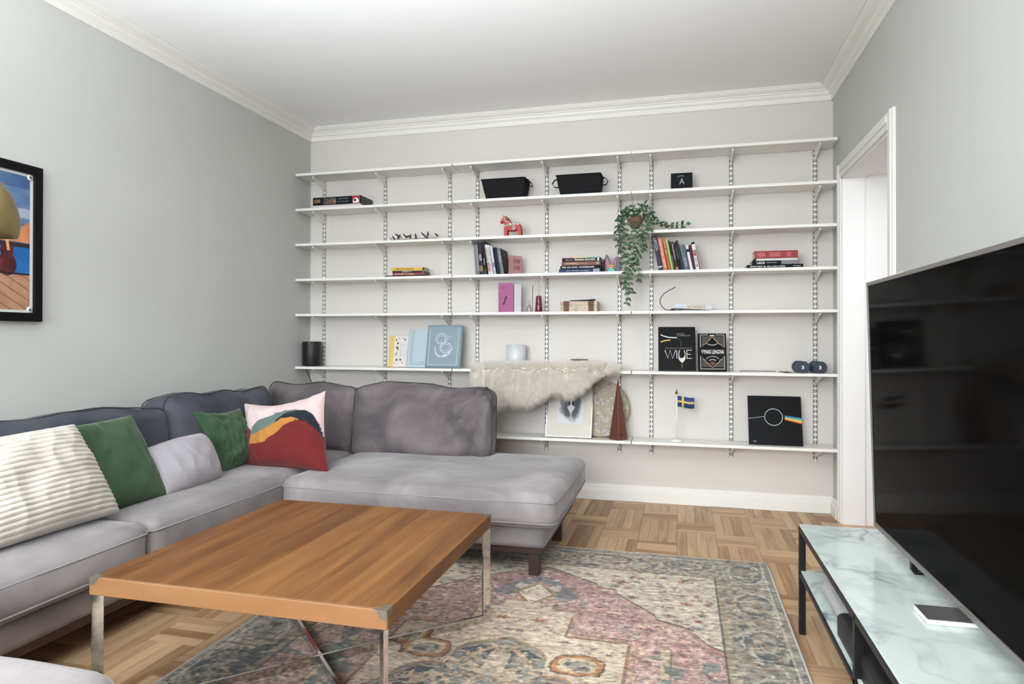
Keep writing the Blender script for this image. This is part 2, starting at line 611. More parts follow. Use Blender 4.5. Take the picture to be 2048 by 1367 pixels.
# window in the rear wall
wf = MB()
for a, b_ in ((wx0, wx0 + .06), ((wx0 + wx1) / 2 - .03, (wx0 + wx1) / 2 + .03), (wx1 - .06, wx1)):
    wf.box(a, b_, YR - .09, YR - .03, wz0, wz1)
wf.box(wx0, wx1, YR - .09, YR - .03, wz0, wz0 + .06); wf.box(wx0, wx1, YR - .09, YR - .03, wz1 - .06, wz1)
wfo = struct(wf.build('window_1', white_paint))
gm = P('window_glass', (245, 250, 250), 0.0, trans=1.0, vary=0)
g = MB(); g.box(wx0 + .06, wx1 - .06, YR - .065, YR - .06, wz0 + .06, wz1 - .06); g.build('pane', gm, wfo)

# passage seen through the doorway
hall_paint = P('hall_paint', (238, 236, 234), 0.7, vary=0.01, vscale=3)
mb = MB()
mb.box(W + TH, 5.2, DY0, DY0 + 0.1, -0.0085, DZ + .06)
mb.box(W + TH, 5.2, DY1 - 0.1, DY1, -0.0085, DZ + .06)
mb.box(5.1, 5.2, DY1, DY0, -0.0085, DZ + .06)
mb.box(W + TH, 5.2, DY1 - 0.1, DY0 + 0.1, DZ, DZ + 0.06)
struct(mb.build('wall_hall', hall_paint))
mb = MB(); mb.box(W + 0.05, 5.1, DY1, DY0, -0.0085, -0.001)
struct(mb.build('floor_hall', P('hall_floor', (196, 160, 138), 0.45, vary=0.15, vscale=9)))
mb = MB(); mb.box(W - 0.03, W + 0.05, DY1, DY0, -0.0085, 0.001, 0.0008)
struct(mb.build('trim_9', P('oak_threshold', (206, 168, 118), 0.4, vary=0.2, vscale=14)), 'oak threshold strip in the doorway')
# door lining and architraves
mb = MB()
mb.box(W - 0.001, W + TH, DY0 - 0.016, DY0, 0, DZ)
mb.box(W - 0.001, W + TH, DY1, DY1 + 0.016, 0, DZ)
mb.box(W - 0.001, W + TH, DY1, DY0, DZ - 0.016, DZ)
dl = struct(mb.build('door_1', hall_paint), 'white lined open doorway in the right wall')


def architrave(nm, y0, y1, z0, z1):
    m_ = MB()
    m_.box(W - 0.014, W, min(y0, y1), max(y0, y1), z0, z1, 0.002)
    if z1 - z0 > 1:
        c_ = (y0 + y1) / 2
        m_.box(W - 0.020, W - 0.012, c_ - 0.022, c_ + 0.010, z0, z1, 0.003)
    else:
        c_ = (z0 + z1) / 2
        m_.box(W - 0.020, W - 0.012, min(y0, y1), max(y0, y1), c_ - 0.01, c_ + 0.022, 0.003)
    return m_.build(nm, white_paint, dl)


architrave('architrave', DY0 - 0.004, DY0 + 0.075, 0, DZ + 0.075)
architrave('architrave', DY1 - 0.075, DY1 + 0.004, 0, DZ + 0.075)
architrave('architrave', DY1 + 0.004, DY0 - 0.004, DZ - 0.004, DZ + 0.075)


def moulding(nm, prof, along, a0, a1, fixed, sgn, mat=white_paint):
    """profile of (out from wall, z); along 'x' or 'y'"""
    m_ = MB()
    vs = []
    for a in (a0, a1):
        for (d, z) in prof:
            vs.append((a, fixed + sgn * d, z) if along == 'x' else (fixed + sgn * d, a, z))
    n = len(prof)
    fs = [(i, i + 1, n + i + 1, n + i) for i in range(n - 1)] + [tuple(range(n)), tuple(range(2 * n - 1, n - 1, -1))]
    m_.add(vs, fs)
    return struct(m_.build(nm, mat))


crown = [(0, 2.574), (0.010, 2.574), (0.014, 2.580), (0.014, 2.604), (0.022, 2.608), (0.030, 2.616), (0.034, 2.626),
         (0.044, 2.630), (0.044, 2.636), (0.060, 2.642), (0.074, 2.652), (0.078, 2.659), (0.086, 2.659), (0.086, H), (0, H)]
moulding('trim_1', crown, 'x', 0, W, 0, -1)
moulding('trim_2', crown, 'y', 0, YR, 0, 1)
moulding('trim_3', crown, 'y', 0, YR, W, -1)
base = [(0, 0), (0.020, 0), (0.020, 0.060), (0.016, 0.064), (0.016, 0.074), (0.011, 0.080), (0.011, 0.090), (0.006, 0.097), (0.006, 0.105), (0, 0.105)]
moulding('baseboard_back', base, 'x', 0, W, 0, -1)
moulding('baseboard_left', base, 'y', -0.02, YR, 0, 1)
moulding('baseboard_right', base, 'y', 0, DY0 + 0.078, W, -1)
moulding('baseboard_right_near', base, 'y', DY1 - 0.078, YR, W, -1)
# light switch beside the doorway
sw = thing('light_switch', 'small white light switch on the right wall beside the doorway, half hidden by the television', 'switch', (W, -1.30, 1.33))
mb = MB(); mb.box(W - 0.010, W, -1.34, -1.26, 1.29, 1.375, 0.003); mb.build('wall_plate', P('ivory_plastic', (232, 229, 214), 0.4), sw)
mb = MB(); mb.box(W - 0.016, W - 0.010, -1.325, -1.275, 1.305, 1.36, 0.002); mb.build('rocker', P('ivory_plastic', (232, 229, 214), 0.4), sw)

# ------------------------------------------------------------------ parquet
oakX = wood_mat('oak_along_x', 'X', (176, 142, 107), (140, 104, 72), (200, 168, 130), 0.45, tone=.36)
oakY = wood_mat('oak_along_y', 'Y', (176, 142, 107), (140, 104, 72), (200, 168, 130), 0.45, tone=.36)
PT = 0.205
X0g, Y0g = 2.508, -0.235
staves = []
Cw = Vector(cam.location)
fw = Vector((-math.sin(rad(14.389)), math.cos(rad(14.389)), 0)); rt = Vector((math.cos(rad(14.389)), math.sin(rad(14.389)), 0))


def px_of(p):
    v = Vector(p) - Cw
    z = v.dot(fw)
    if z < 0.3: return None
    return 1024 + 1313 * v.dot(rt) / z, 668 - 1313 * (p[2] - Cw.z) / z


for i in range(-13, 7):
    xa = X0g + (i - 1) * PT            # column i = 0 is [2.303, 2.508]
    for j in range(-2, 26):
        ya = Y0g - PT * j
        mres = (j - i) % 3
        if mres == 2:
            for k in range(4):
                staves.append(('X', xa, xa + PT, ya - PT * (k + 1) / 4, ya - PT * k / 4))
        elif mres == 0:
            for k in range(4):
                staves.append(('Y', xa + PT * k / 4, xa + PT * (k + 1) / 4, ya - 2 * PT, ya))
vis, rest = [], {'X': MB(), 'Y': MB()}
GAP = 0.0005
for (ax, xa, xb, ya, yb) in staves:
    fullsize = xa >= 0 and xb <= W and yb <= 0 and ya >= -5.6
    x0_, x1_, y0_, y1_ = max(xa, 0), min(xb, W), max(ya, -5.6), min(yb, 0)
    if x1_ - x0_ < 0.004 or y1_ - y0_ < 0.004: continue
    cx_, cy_ = (x0_ + x1_) / 2, (y0_ + y1_) / 2
    q = px_of((cx_, cy_, 0))
    seen = q is not None and -20 < q[0] < 2068 and 900 < q[1] < 1400
    under = (1.20 < cx_ < 3.07 and cy_ < -1.15) or (cx_ < 0.70) or (cx_ < 2.0 and cy_ > -1.5) or (cx_ > 3.5 and cy_ < -1.9)
    if seen and not under:
        vis.append((q[1], ax, x0_, x1_, y0_, y1_))
    else:
        rest[ax].box(x0_ + GAP, x1_ - GAP, y0_ + GAP, y1_ - GAP, -0.008, 0)
vis.sort(key=lambda t: -t[0])
cache = {}
for n_, (_, ax, x0_, x1_, y0_, y1_) in enumerate(vis):
    if n_ >= 296:
        rest[ax].box(x0_ + GAP, x1_ - GAP, y0_ + GAP, y1_ - GAP, -0.008, 0)
        continue
    k = (ax, round(x1_ - x0_, 4), round(y1_ - y0_, 4))
    if k not in cache:
        m_ = MB(T(0, 0, 0)); hx, hy = k[1] / 2 - GAP, k[2] / 2 - GAP
        m_.box(-hx, hx, -hy, hy, -0.008, 0, 0.0007)
        o = m_.build('parquet_stave', oakX if ax == 'X' else oakY, origin=(0, 0, 0))
        cache[k] = o
    else:
        o = cache[k].copy(); COL.objects.link(o)
    o.parent = floor
    o.location = ((x0_ + x1_) / 2 - W / 2, (y0_ + y1_) / 2 + 3, 0.09)
for ax in 'XY':
    tag(rest[ax].build('parquet_field', oakX if ax == 'X' else oakY, floor), kind='stuff')

# ------------------------------------------------------------------ wall shelving
SZ = [2.286, 2.030, 1.774, 1.518, 1.262, 0.878, 0.430]
BT = 0.018
BD = 0.210
UX = [0.123, 0.624, 1.127, 1.335, 1.835, 2.334, 2.543, 3.046, 3.546]
UB = 0.322
UT = SZ[0] - BT - 0.004
upright_where = ['first from the left, beside the corner with the left wall', 'second from the left, behind the yellow-topped book pile',
                 'third from the left', 'fourth from the left, behind the leaning dark and white books',
                 'fifth from the left, between the two black baskets', 'sixth from the left, behind the hanging plant',
                 'seventh from the left, just right of the hanging plant', 'eighth from the left, left of the square black sleeve',
                 'last on the right, behind the dark blue dumbbells']
step_z = 0.032


def make_upright(x, lab):
    t = thing('shelf_upright', 'white slotted steel shelf upright, ' + lab, 'shelf upright', (x, 0, UB), group='slotted uprights of the wall shelving')
    w2 = 0.0125
    m_ = MB()
    m_.box(x - w2, x - w2 + 0.002, -0.0135, 0, UB, UT)
    m_.box(x + w2 - 0.002, x + w2, -0.0135, 0, UB, UT)
    cols = [x - w2, x - 0.0084, x - 0.0032, x + 0.0032, x + 0.0084, x + w2]
    y = -0.0135
    n = int((UT - UB) / step_z)
    z = UB
    for k in range(n + 1):
        zt = min(z + step_z, UT)
        a = min(z + 0.011, zt)
        m_.add([(cols[0], y, z), (cols[5], y, z), (cols[5], y, a), (cols[0], y, a)], [(0, 1, 2, 3)])
        if zt > a:
            for c in (0, 2, 4):
                m_.add([(cols[c], y, a), (cols[c + 1], y, a), (cols[c + 1], y, zt), (cols[c], y, zt)], [(0, 1, 2, 3)])
        z = zt
        if z >= UT - 1e-6: break
    m_.box(x - w2, x + w2, -0.0135, 0, UT - 0.0005, UT); m_.box(x - w2, x + w2, -0.0135, 0, UB, UB + .0005)
    m_.build('channel', steel_white, t)
    m_ = MB(); m_.box(x - 0.010, x + 0.010, -0.0095, -0.009, UB + 0.003, UT - 0.003)  # near-black strip standing in for the shade inside the channel
    m_.build('slot_shade_strip', slot_dark, t)
    return t


bracket_proto = None
for x, lab in zip(UX, upright_where):
    t = make_upright(x, lab)
    left_third = x < 1.2
    for zi, zs_ in enumerate(SZ):
        if zi == 6 and left_third: continue
        zt = zs_ - BT - 0.0006
        if bracket_proto is None:
            m_ = MB()
            ol = [(-0.0140, 0), (-0.0140, -0.062), (-0.022, -0.062), (-0.160, -0.014), (-0.168, -0.0115), (-0.172, -0.006), (-0.170, 0)]
            m_.prism(ol, -0.0045, 0.0045, 'X')
            m_.box(-0.006, 0.006, -0.172, -0.0142, -0.0012, 0)
            m_.lathe([(0.0005, -0.0066), (0.0068, -0.006), (0.0068, 0.006), (0.0005, 0.0066)], (0, -0.168, -0.0062), 12)
            for v in range(len(m_.v) - 48, len(m_.v)):      # turn the end cap so its axis lies along x
                p = m_.v[v] - Vector((0, -0.168, -0.0062)); m_.v[v] = Vector((p.z, p.y, p.x)) + Vector((0, -0.168, -0.0062))
            bracket_proto = m_.build('bracket', steel_white, origin=(0, 0, 0))
            o = bracket_proto
        else:
            o = bracket_proto.copy(); COL.objects.link(o)
        o.parent = t
        o.location = (0, 0, zt - UB)

XL, BW = 0.0035, 1.2115
sides = ['left', 'middle', 'right']
ords = ['top', 'second', 'third', 'fourth', 'fifth', 'sixth', 'lowest']
carry = {(0, 0): 'with nothing on it', (0, 1): 'with nothing on it', (0, 2): 'with nothing on it',
         (1, 0): 'carrying the flat puzzle box', (1, 1): 'carrying the two black baskets', (1, 2): 'carrying the small black picture block',
         (2, 0): 'carrying the cotton twigs', (2, 1): 'carrying the red wooden horse', (2, 2): 'carrying the trailing plant stem',
         (3, 0): 'carrying the small yellow-topped book pile', (3, 1): 'carrying the bunny ears and books', (3, 2): 'carrying the orange books',
         (4, 0): 'with nothing on it', (4, 1): 'carrying the magenta booklet and trunk box', (4, 2): 'carrying the bendy reading lamp',
         (5, 0): 'carrying the black speaker and baby albums', (5, 1): 'under the sheepskin', (5, 2): 'carrying the dumbbells and black wine books',
         (6, 1): 'carrying the framed dog drawing', (6, 2): 'carrying the small flag and black sleeve'}
for (zi, si), what in sorted(carry.items()):
    x0_ = XL + BW * si + (0.003 if si else 0); x1_ = XL + BW * (si + 1) - 0.004
    m_ = MB(); m_.box(x0_, x1_, -BD, -0.0006 if False else -0.016, SZ[zi] - BT, SZ[zi], 0.0008)
    o = m_.build('shelf_board', shelf_white)
    tag(o, 'white %s shelf board in the %s row, %s' % (sides[si], ords[zi], what), 'shelf', 'white boards of the wall shelving')

# ------------------------------------------------------------------ books and things on the shelves
def bcol(c, rough=0.45):
    g_ = .3 * c[0] + .59 * c[1] + .11 * c[2]
    dk_ = .93 if g_ > 70 else .93 - .30 * (70 - g_) / 50      # ink-black covers are really black
    c2 = tuple((x + (g_ - x) * .16) * dk_ for x in c)
    return P('cover_%d_%d_%d' % c, c2, rough, vary=0.05, vscale=25, spec=.5 if g_ > 70 else .12)


WHITE_INK = P('white_ink', (232, 230, 226), 0.6, vary=0)
DARK_INK = P('dark_ink', (30, 28, 30), 0.6, vary=0)
RED_INK = P('red_ink', (176, 40, 40), 0.6, vary=0)
GOLD_INK = P('gold_ink', (204, 168, 110), 0.5, vary=0)
PALE_INK = P('pale_ink', (170, 178, 188), 0.6, vary=0)


def book(M, t, h, d, cover, label, letters=None, ink=None, group=None, bands=None, flat=False, name='book'):
    """upright book: local x thickness, z height, y depth with the spine at local y = 0 facing -y.  M places its lower left spine corner."""
    loc = M.translation
    r = thing(name, label, 'book', tuple(loc), group=group)
    c = bcol(cover)
    m_ = MB(M)
    ct = min(0.0025, t * 0.18)
    m_.box(0, ct, 0, d, 0, h, 0.0004); m_.box(t - ct, t, 0, d, 0, h, 0.0004)
    n = 6
    ol = [(0, 0.004)] + [(t * k / n, -0.0022 * math.sin(PI * k / n)) for k in range(n + 1)] + [(t, 0.004)]
    m_.prism(ol, 0, h, 'Z')
    m_.build('cover', c, r)
    m_ = MB(M); m_.box(ct, t - ct, 0.004, d - 0.004, 0.003, h - 0.003)
    m_.build('pages', paper, r)
    if bands:
        for (z0, z1, col) in bands:
            m_ = MB(M); m_.box(0.0003, t - 0.0003, -0.0027, -0.0008, z0 * h, z1 * h)
            m_.build('spine_panel', bcol(col), r)
    if letters:
        for (s_, z0, z1, wf_) in letters:
            # text runs down the spine: local x of the text -> -z of the book
            hh = t * wf_
            Mt = M @ T((t + hh) / 2 - hh, -0.0031, z1 * h) @ Ry(90)
            # after Ry(90): text x -> -z, text z -> x
            text(s_, Mt, (z1 - z0) * h, hh, ink or WHITE_INK, r, off=.012)
    return r


def row(x, z, y, items, gap=0.0006, group=None):
    prev = None
    for it in items:
        t, h, d, ang, cover, label, letters, ink, bands, g = it
        th = rad(ang)
        if prev is not None:
            pxr, pth, ph = prev      # right edge line of previous: x = pxr - z*tan(pth)
            zz = min(ph * math.cos(pth), h * math.cos(th))
            need0 = pxr
            need1 = pxr - zz * math.tan(pth) + zz * math.tan(th)
            x = max(need0, need1) + gap + g
        M = T(x, y, z + 0.0003) @ Ry(-ang)
        book(M, t, h, d, cover, label, letters, ink, group, bands)
        prev = (x + t / math.cos(th), th, h)


GL = 'books leaning under the red horse'
row(1.374, SZ[3], -0.178, [
    (.028, .205, .15, 4.4, (120, 122, 124), 'grey hardback, leftmost of the books leaning under the red horse', None, None, [(.02, .12, (96, 98, 100))], 0),
    (.026, .222, .15, 4.8, (62, 50, 74), 'dark purple book with gold bottom beside the grey hardback', [('NUIT', .42, .62, .6)], None, [(.1, .28, (124, 98, 72))], 0),
    (.023, .226, .15, 5.4, (48, 38, 34), 'tall dark brown book between the purple book and the white-spined ones', [('atlas', .3, .5, .4)], PALE_INK, [(.02, .16, (44, 78, 60))], 0),
    (.017, .206, .15, 8.0, (222, 220, 216), 'white-spined book with black and red capitals, leaning under the red horse', [('GORAN ROSEN', .44, .88, .62), ('ELIN', .12, .38, .62)], DARK_INK, [(.10, .40, (214, 150, 146))], 0),
    (.014, .203, .15, 8.3, (228, 226, 220), 'thin white-spined book with small black letters, right of the red-lettered one', [('STORIES AND ESSAYS', .1, .92, .45)], DARK_INK, None, 0),
    (.015, .196, .15, 8.8, (214, 212, 224), 'white and lilac spined book leaning against a navy one', [('* ATT LEVA', .04, .24, .4)], DARK_INK, [(.25, .42, (128, 120, 160))], .003),
    (.028, .182, .15, 9.0, (34, 38, 62), 'plain navy blue hardback in the leaning row under the red horse', None, None, None, 0),
    (.024, .178, .15, 9.4, (104, 108, 108), 'slate grey hardback leaning right of the navy one', [('GLOMSKA', .45, .88, .5)], PALE_INK, None, 0),
    (.009, .172, .15, 9.6, (38, 44, 42), 'thin black-green book right of the slate grey hardback', None, None, None, 0),
], group=GL)
# pink book turned with its cover to the room
r = thing('book', 'small pink book with black lettering, turned cover-out at the right end of the leaning row', 'book', (1.608 + .015, -.178, SZ[3]), group=GL)
Mp = T(1.617, -.182, SZ[3] + .0003) @ Rz(52)
m_ = MB(Mp); m_.box(0, .105, 0, .002, 0, .128, .0004); m_.box(0, .105, .014, .016, 0, .128, .0004); m_.box(0, .003, 0, .016, 0, .128, .0004)
m_.build('cover', bcol((206, 138, 142)), r)
m_ = MB(Mp); m_.box(.003, .102, .002, .014, .003, .125); m_.build('pages', paper, r)
text('EN SMAK\nAV PARIS', Mp @ T(.028, -.0006, .03), .06, .075, DARK_INK, r)

GR = 'books leaning right of the hanging plant'
row(2.596, SZ[3], -0.178, [
    (.028, .222, .15, 10.8, (64, 64, 78), 'slate blue hardback, leftmost of the row right of the plant', [('LARSSON', .58, .94, .72)], PALE_INK, [(.08, .12, (190, 190, 196))], 0),
    (.026, .212, .15, 10.8, (204, 96, 52), 'thick orange book with pale lettering right of the slate blue hardback', [('SVENSK HISTORIA I KORTHET', .06, .95, .5)], P('cream_ink', (238, 206, 176), .6), None, .002),
    (.014, .206, .15, 11, (210, 86, 42), 'thin red-orange book between the thick orange and the lime green one', [('ETT LIV', .5, .9, .5)], P('cream_ink', (238, 206, 176), .6), None, .003),
    (.014, .203, .15, 11, (150, 200, 84), 'lime green book in the leaning row right of the plant', None, None, None, .002),
    (.010, .192, .15, 11.2, (44, 62, 50), 'thin dark green book right of the lime green one', [('skogens', .1, .5, .5)], P('green_ink', (150, 190, 120), .6), None, 0),
    (.018, .184, .15, 11.2, (98, 38, 52), 'maroon book with pale title between the dark green and navy ones', [('PRINSESSAN', .35, .92, .45)], PALE_INK, [(.02, .1, (150, 110, 90))], .002),
    (.012, .180, .15, 11.4, (34, 46, 66), 'thin navy book right of the maroon one', [('norden', .4, .8, .5)], P('teal_ink', (96, 160, 160), .6), None, .003),
    (.014, .192, .15, 11.4, (62, 64, 60), 'tall charcoal book leaning against the navy one', None, None, None, 0),
    (.032, .160, .15, 11.6, (70, 88, 96), 'thick rounded blue-grey book in the leaning row right of the plant', [('VINTERN', .12, .5, .4)], PALE_INK, None, .002),
    (.016, .158, .15, 11.2, (222, 220, 224), 'plain white book with one black square near its top', None, None, [(.72, .84, (40, 40, 46))], .002),
    (.014, .160, .15, 10.8, (104, 44, 72), 'plum coloured book between two white ones', None, None, None, .002),
    (.021, .176, .15, 10.2, (226, 222, 218), 'white book with black top and jumbled letters, last tall book of the row', [('SOM DET AR', .08, .72, .6)], DARK_INK, [(.92, 1.0, (34, 32, 34)), (.52, .7, (214, 120, 116))], .001),
    (.006, .110, .15, 12, (196, 160, 156), 'very thin pale pink booklet at the right end of the row', None, None, None, .002),
], group=GR)


def flat_book(x0_, x1_, y0_, d, z0_, t, cover, label, letters=None, ink=None, rot=0, group=None, name='book', tilt=0, pages_col=None, bands=None):
    """lying book, spine towards the room along x"""
    L = x1_ - x0_
    M = T(x0_, y0_, z0_) @ Rz(rot) @ Ry(tilt)
    r = thing(name, label, 'book', ((x0_ + x1_) / 2, y0_, z0_), group=group)
    ct = min(0.0025, t * 0.18)
    m_ = MB(M); m_.box(0, L, 0, d, 0, ct, .0003); m_.box(0, L, 0, d, t - ct, t, .0003)
    n = 6
    ol = [(0.004, 0)] + [(-0.002 * math.sin(PI * k / n), t * k / n) for k in range(n + 1)] + [(0.004, t)]
    m_.prism(ol, 0, L, 'X')
    m_.build('cover', bcol(cover), r)
    m_ = MB(M); m_.box(.003, L - .003, .004, d - .004, ct, t - ct); m_.build('pages', P('p_%d_%d_%d' % pages_col, pages_col, .8) if pages_col else paper, r)
    for (a, b_, c2) in (bands or []):
        m_ = MB(M); m_.box(a * L, b_ * L, -.0024, -.0006, .0003, t - .0003); m_.build('spine_panel', bcol(c2), r)
    for (s_, a, b_, hf, inkm) in (letters or []):
        hh = t * hf
        text(s_, M @ T(a * L, -.0029, (t - hh) / 2), (b_ - a) * L, hh, inkm or WHITE_INK, r, off=.012)
    return r


# small pile on the left
z = SZ[3] + .0003
GA = 'pile of books on the left shelf'
flat_book(.705, 1.035, -.195, .17, z, .008, (44, 46, 50), 'thin wide black folder at the bottom of the yellow-topped pile', group=GA)
flat_book(.760, .990, -.180, .13, z + .0085, .020, (150, 52, 44), 'red and dark spined book under the navy one in the yellow-topped pile', [('KITCHEN CLASSICS', .08, .7, .4, P('cream_ink', (238, 206, 176), .6))], group=GA, rot=6, pages_col=(196, 190, 182))
flat_book(.758, .992, -.180, .13, z + .0289, .012, (38, 46, 78), 'navy paperback under the yellow one in the left pile', [('LEARN IT', .3, .6, .5, None)], group=GA, rot=6, pages_col=(196, 190, 182), bands=[(.93, .99, (200, 60, 50))])
flat_book(.750, .990, -.180, .13, z + .0413, .024, (232, 184, 48), 'yellow paperback with dark letters on top of the left pile', [('COMPLETE SWEDISH', .08, .68, .5, P('brown_ink', (96, 62, 30), .6))], group=GA, rot=6, pages_col=(196, 190, 182), bands=[(.95, .995, (60, 50, 50))])
# pile in the middle
GB = 'pile of books beside the bunny ears'
flat_book(1.952, 2.225, -.182, .15, z, .024, (48, 66, 108), 'blue book at the bottom of the pile beside the bunny ears', [('den svenska vardagen', .18, .74, .4, PALE_INK)], group=GB, bands=[(.83, .98, (140, 146, 164))])
flat_book(1.961, 2.228, -.182, .15, z + .0245, .021, (30, 32, 40), 'black book with white capitals second from the bottom beside the bunny ears', [('ERIK AXL SUND  HUNGERELDEN', .05, .84, .45, None)], group=GB)
flat_book(1.970, 2.225, -.182, .15, z + .0460, .027, (120, 62, 40), 'rust brown book in the middle of the pile beside the bunny ears', [('NORBERG', .10, .44, .45, GOLD_INK), ('ingen vill', .47, .66, .28, GOLD_INK), ('FB', .90, .96, .3, None)], group=GB)
flat_book(1.973, 2.224, -.182, .15, z + .0735, .021, (52, 44, 38), 'dark book with bold white title under the rainbow-edged one', [('Marcus', .1, .28, .4, PALE_INK), ('FRANSKA BAKVERK', .33, .88, .6, None)], group=GB, bands=[(.925, .975, (220, 216, 208))])
flat_book(1.970, 2.222, -.180, .14, z + .0950, .006, (196, 186, 112), 'thin rainbow-edged booklet on top of the pile beside the bunny ears', group=GB, bands=[(0, .3, (216, 110, 140)), (.3, .65, (226, 206, 96)), (.65, 1, (120, 190, 180))])
m_ = MB(); m_.box(2.238, 2.2465, -.15, -.03, z, z + .085, .001)
tag(m_.build('book', bcol((58, 34, 36))), 'thin dark red booklet standing behind the pile, against the bunny ears', 'book', GB)
# pile on the right
GC = 'red-topped pile of books on the right shelf'
flat_book(3.128, 3.450, -.184, .16, z, .021, (26, 27, 30), 'wide black book at the bottom of the red-topped pile', [('WHITE HEAT 25  Marco Pierre White', .05, .68, .42, None), ('OCTOPUS', .82, .95, .22, None)], group=GC, rot=0)
flat_book(3.158, 3.428, -.182, .16, z + .0215, .024, (36, 36, 40), 'black book with handwritten white title above the widest black one', [('LeilaLife', .1, .27, .62, None), ('the science of cooking', .30, .52, .25, None)], group=GC, bands=[(.62, 1, (120, 122, 124))])
flat_book(3.184, 3.418, -.180, .15, z + .0460, .013, (226, 222, 218), 'white-spined book just under the red one', group=GC)
flat_book(3.172, 3.420, -.182, .15, z + .0595, .046, (164, 36, 44), 'thick red hardback on top of the right pile', [('VERA', .06, .25, .62, P('pink_ink', (214, 120, 122), .6)), ('SVENSKA', .34, .6, .62, P('pink_ink', (214, 120, 122), .6)), ('ORD', .74, .84, .62, P('pink_ink', (214, 120, 122), .6))], group=GC)

# puzzle box
r = thing('puzzle_box', 'flat dark jigsaw puzzle box with a sunset strip and red logo panel', 'box', (.33, -.1, SZ[1]))
m_ = MB(); m_.box(.145, .520, -.197, -.02, SZ[1] + .0003, SZ[1] + .014); m_.box(.147, .518, -.195, -.022, SZ[1] + .014, SZ[1] + .02); m_.build('tray', P('white_card', (206, 200, 194), .7), r)
zz = SZ[1] + .018
m_ = MB(); m_.box(.140, .522, -.201, -.018, zz, zz + .056, .0006); m_.build('lid', bcol((30, 38, 46)), r)
img = np.zeros((16, 60, 3))
for a in range(60):
    for b_ in range(16):
        u, v = a / 59, b_ / 15
        n1 = noise.noise(Vector((u * 5, v * 3, 2.0)))
        img[b_, a] = np.array([.30, .27, .26]) * (1 - v * .2) + np.array([.42, .24, .08]) * max(0, 1 - abs(v - .45) * 2.2) * (u ** 1.2) + .12 * n1
pm = attr_mat('printed_picture', 0.45)
raster('sunset_print', img, T(.222, -.2016, zz + .004), .105, .048, pm, r)
m_ = MB(); m_.box(.455, .515, -.2018, -.2008, zz, zz + .056); m_.build('logo_panel', bcol((186, 44, 52)), r)
m_ = MB(); m_.prism([(.463, zz + .010)] + [(.485 + .022 * math.cos(a), zz + .018 + .022 * math.sin(a)) for a in [PI - PI * k / 12 for k in range(13)]][::1] + [(.507, zz + .010)], -.2026, -.2019, 'Y')
m_.prism([(.463, zz + .004), (.463, zz + .011), (.507, zz + .011), (.507, zz + .004)][::-1], -.2026, -.2019, 'Y'); m_.build('logo', WHITE_INK, r)
m_ = MB(); m_.prism([(.478 + .010 * math.cos(a), zz + .024 + .009 * math.sin(a)) for a in [2 * PI * k / 10 for k in range(10)]], -.2031, -.2027, 'Y'); m_.build('logo', DARK_INK, r)
text('1000', T(.152, -.2016, zz + .016), .048, .026, GOLD_INK, r)
text('EDITION', T(.348, -.2016, zz + .036), .075, .007, PALE_INK, r)
text('Sunset over the harbour', T(.338, -.2016, zz + .016), .090, .008, PALE_INK, r)
img = np.zeros((14, 20, 3))
for a in range(20):
    for b_ in range(14):
        n1 = noise.noise(Vector((a * .3, b_ * .3, 9.0))); n2 = noise.noise(Vector((a * .5, b_ * .5, 19.0)))
        img[b_, a] = np.array([.24, .25, .24]) + np.array([.16, .04, 0]) * max(0, n1) * 2 + .1 * n2
raster('side_print', img, T(.5224, -.196, zz + .004) @ Rz(90), .17, .048, pm, r)


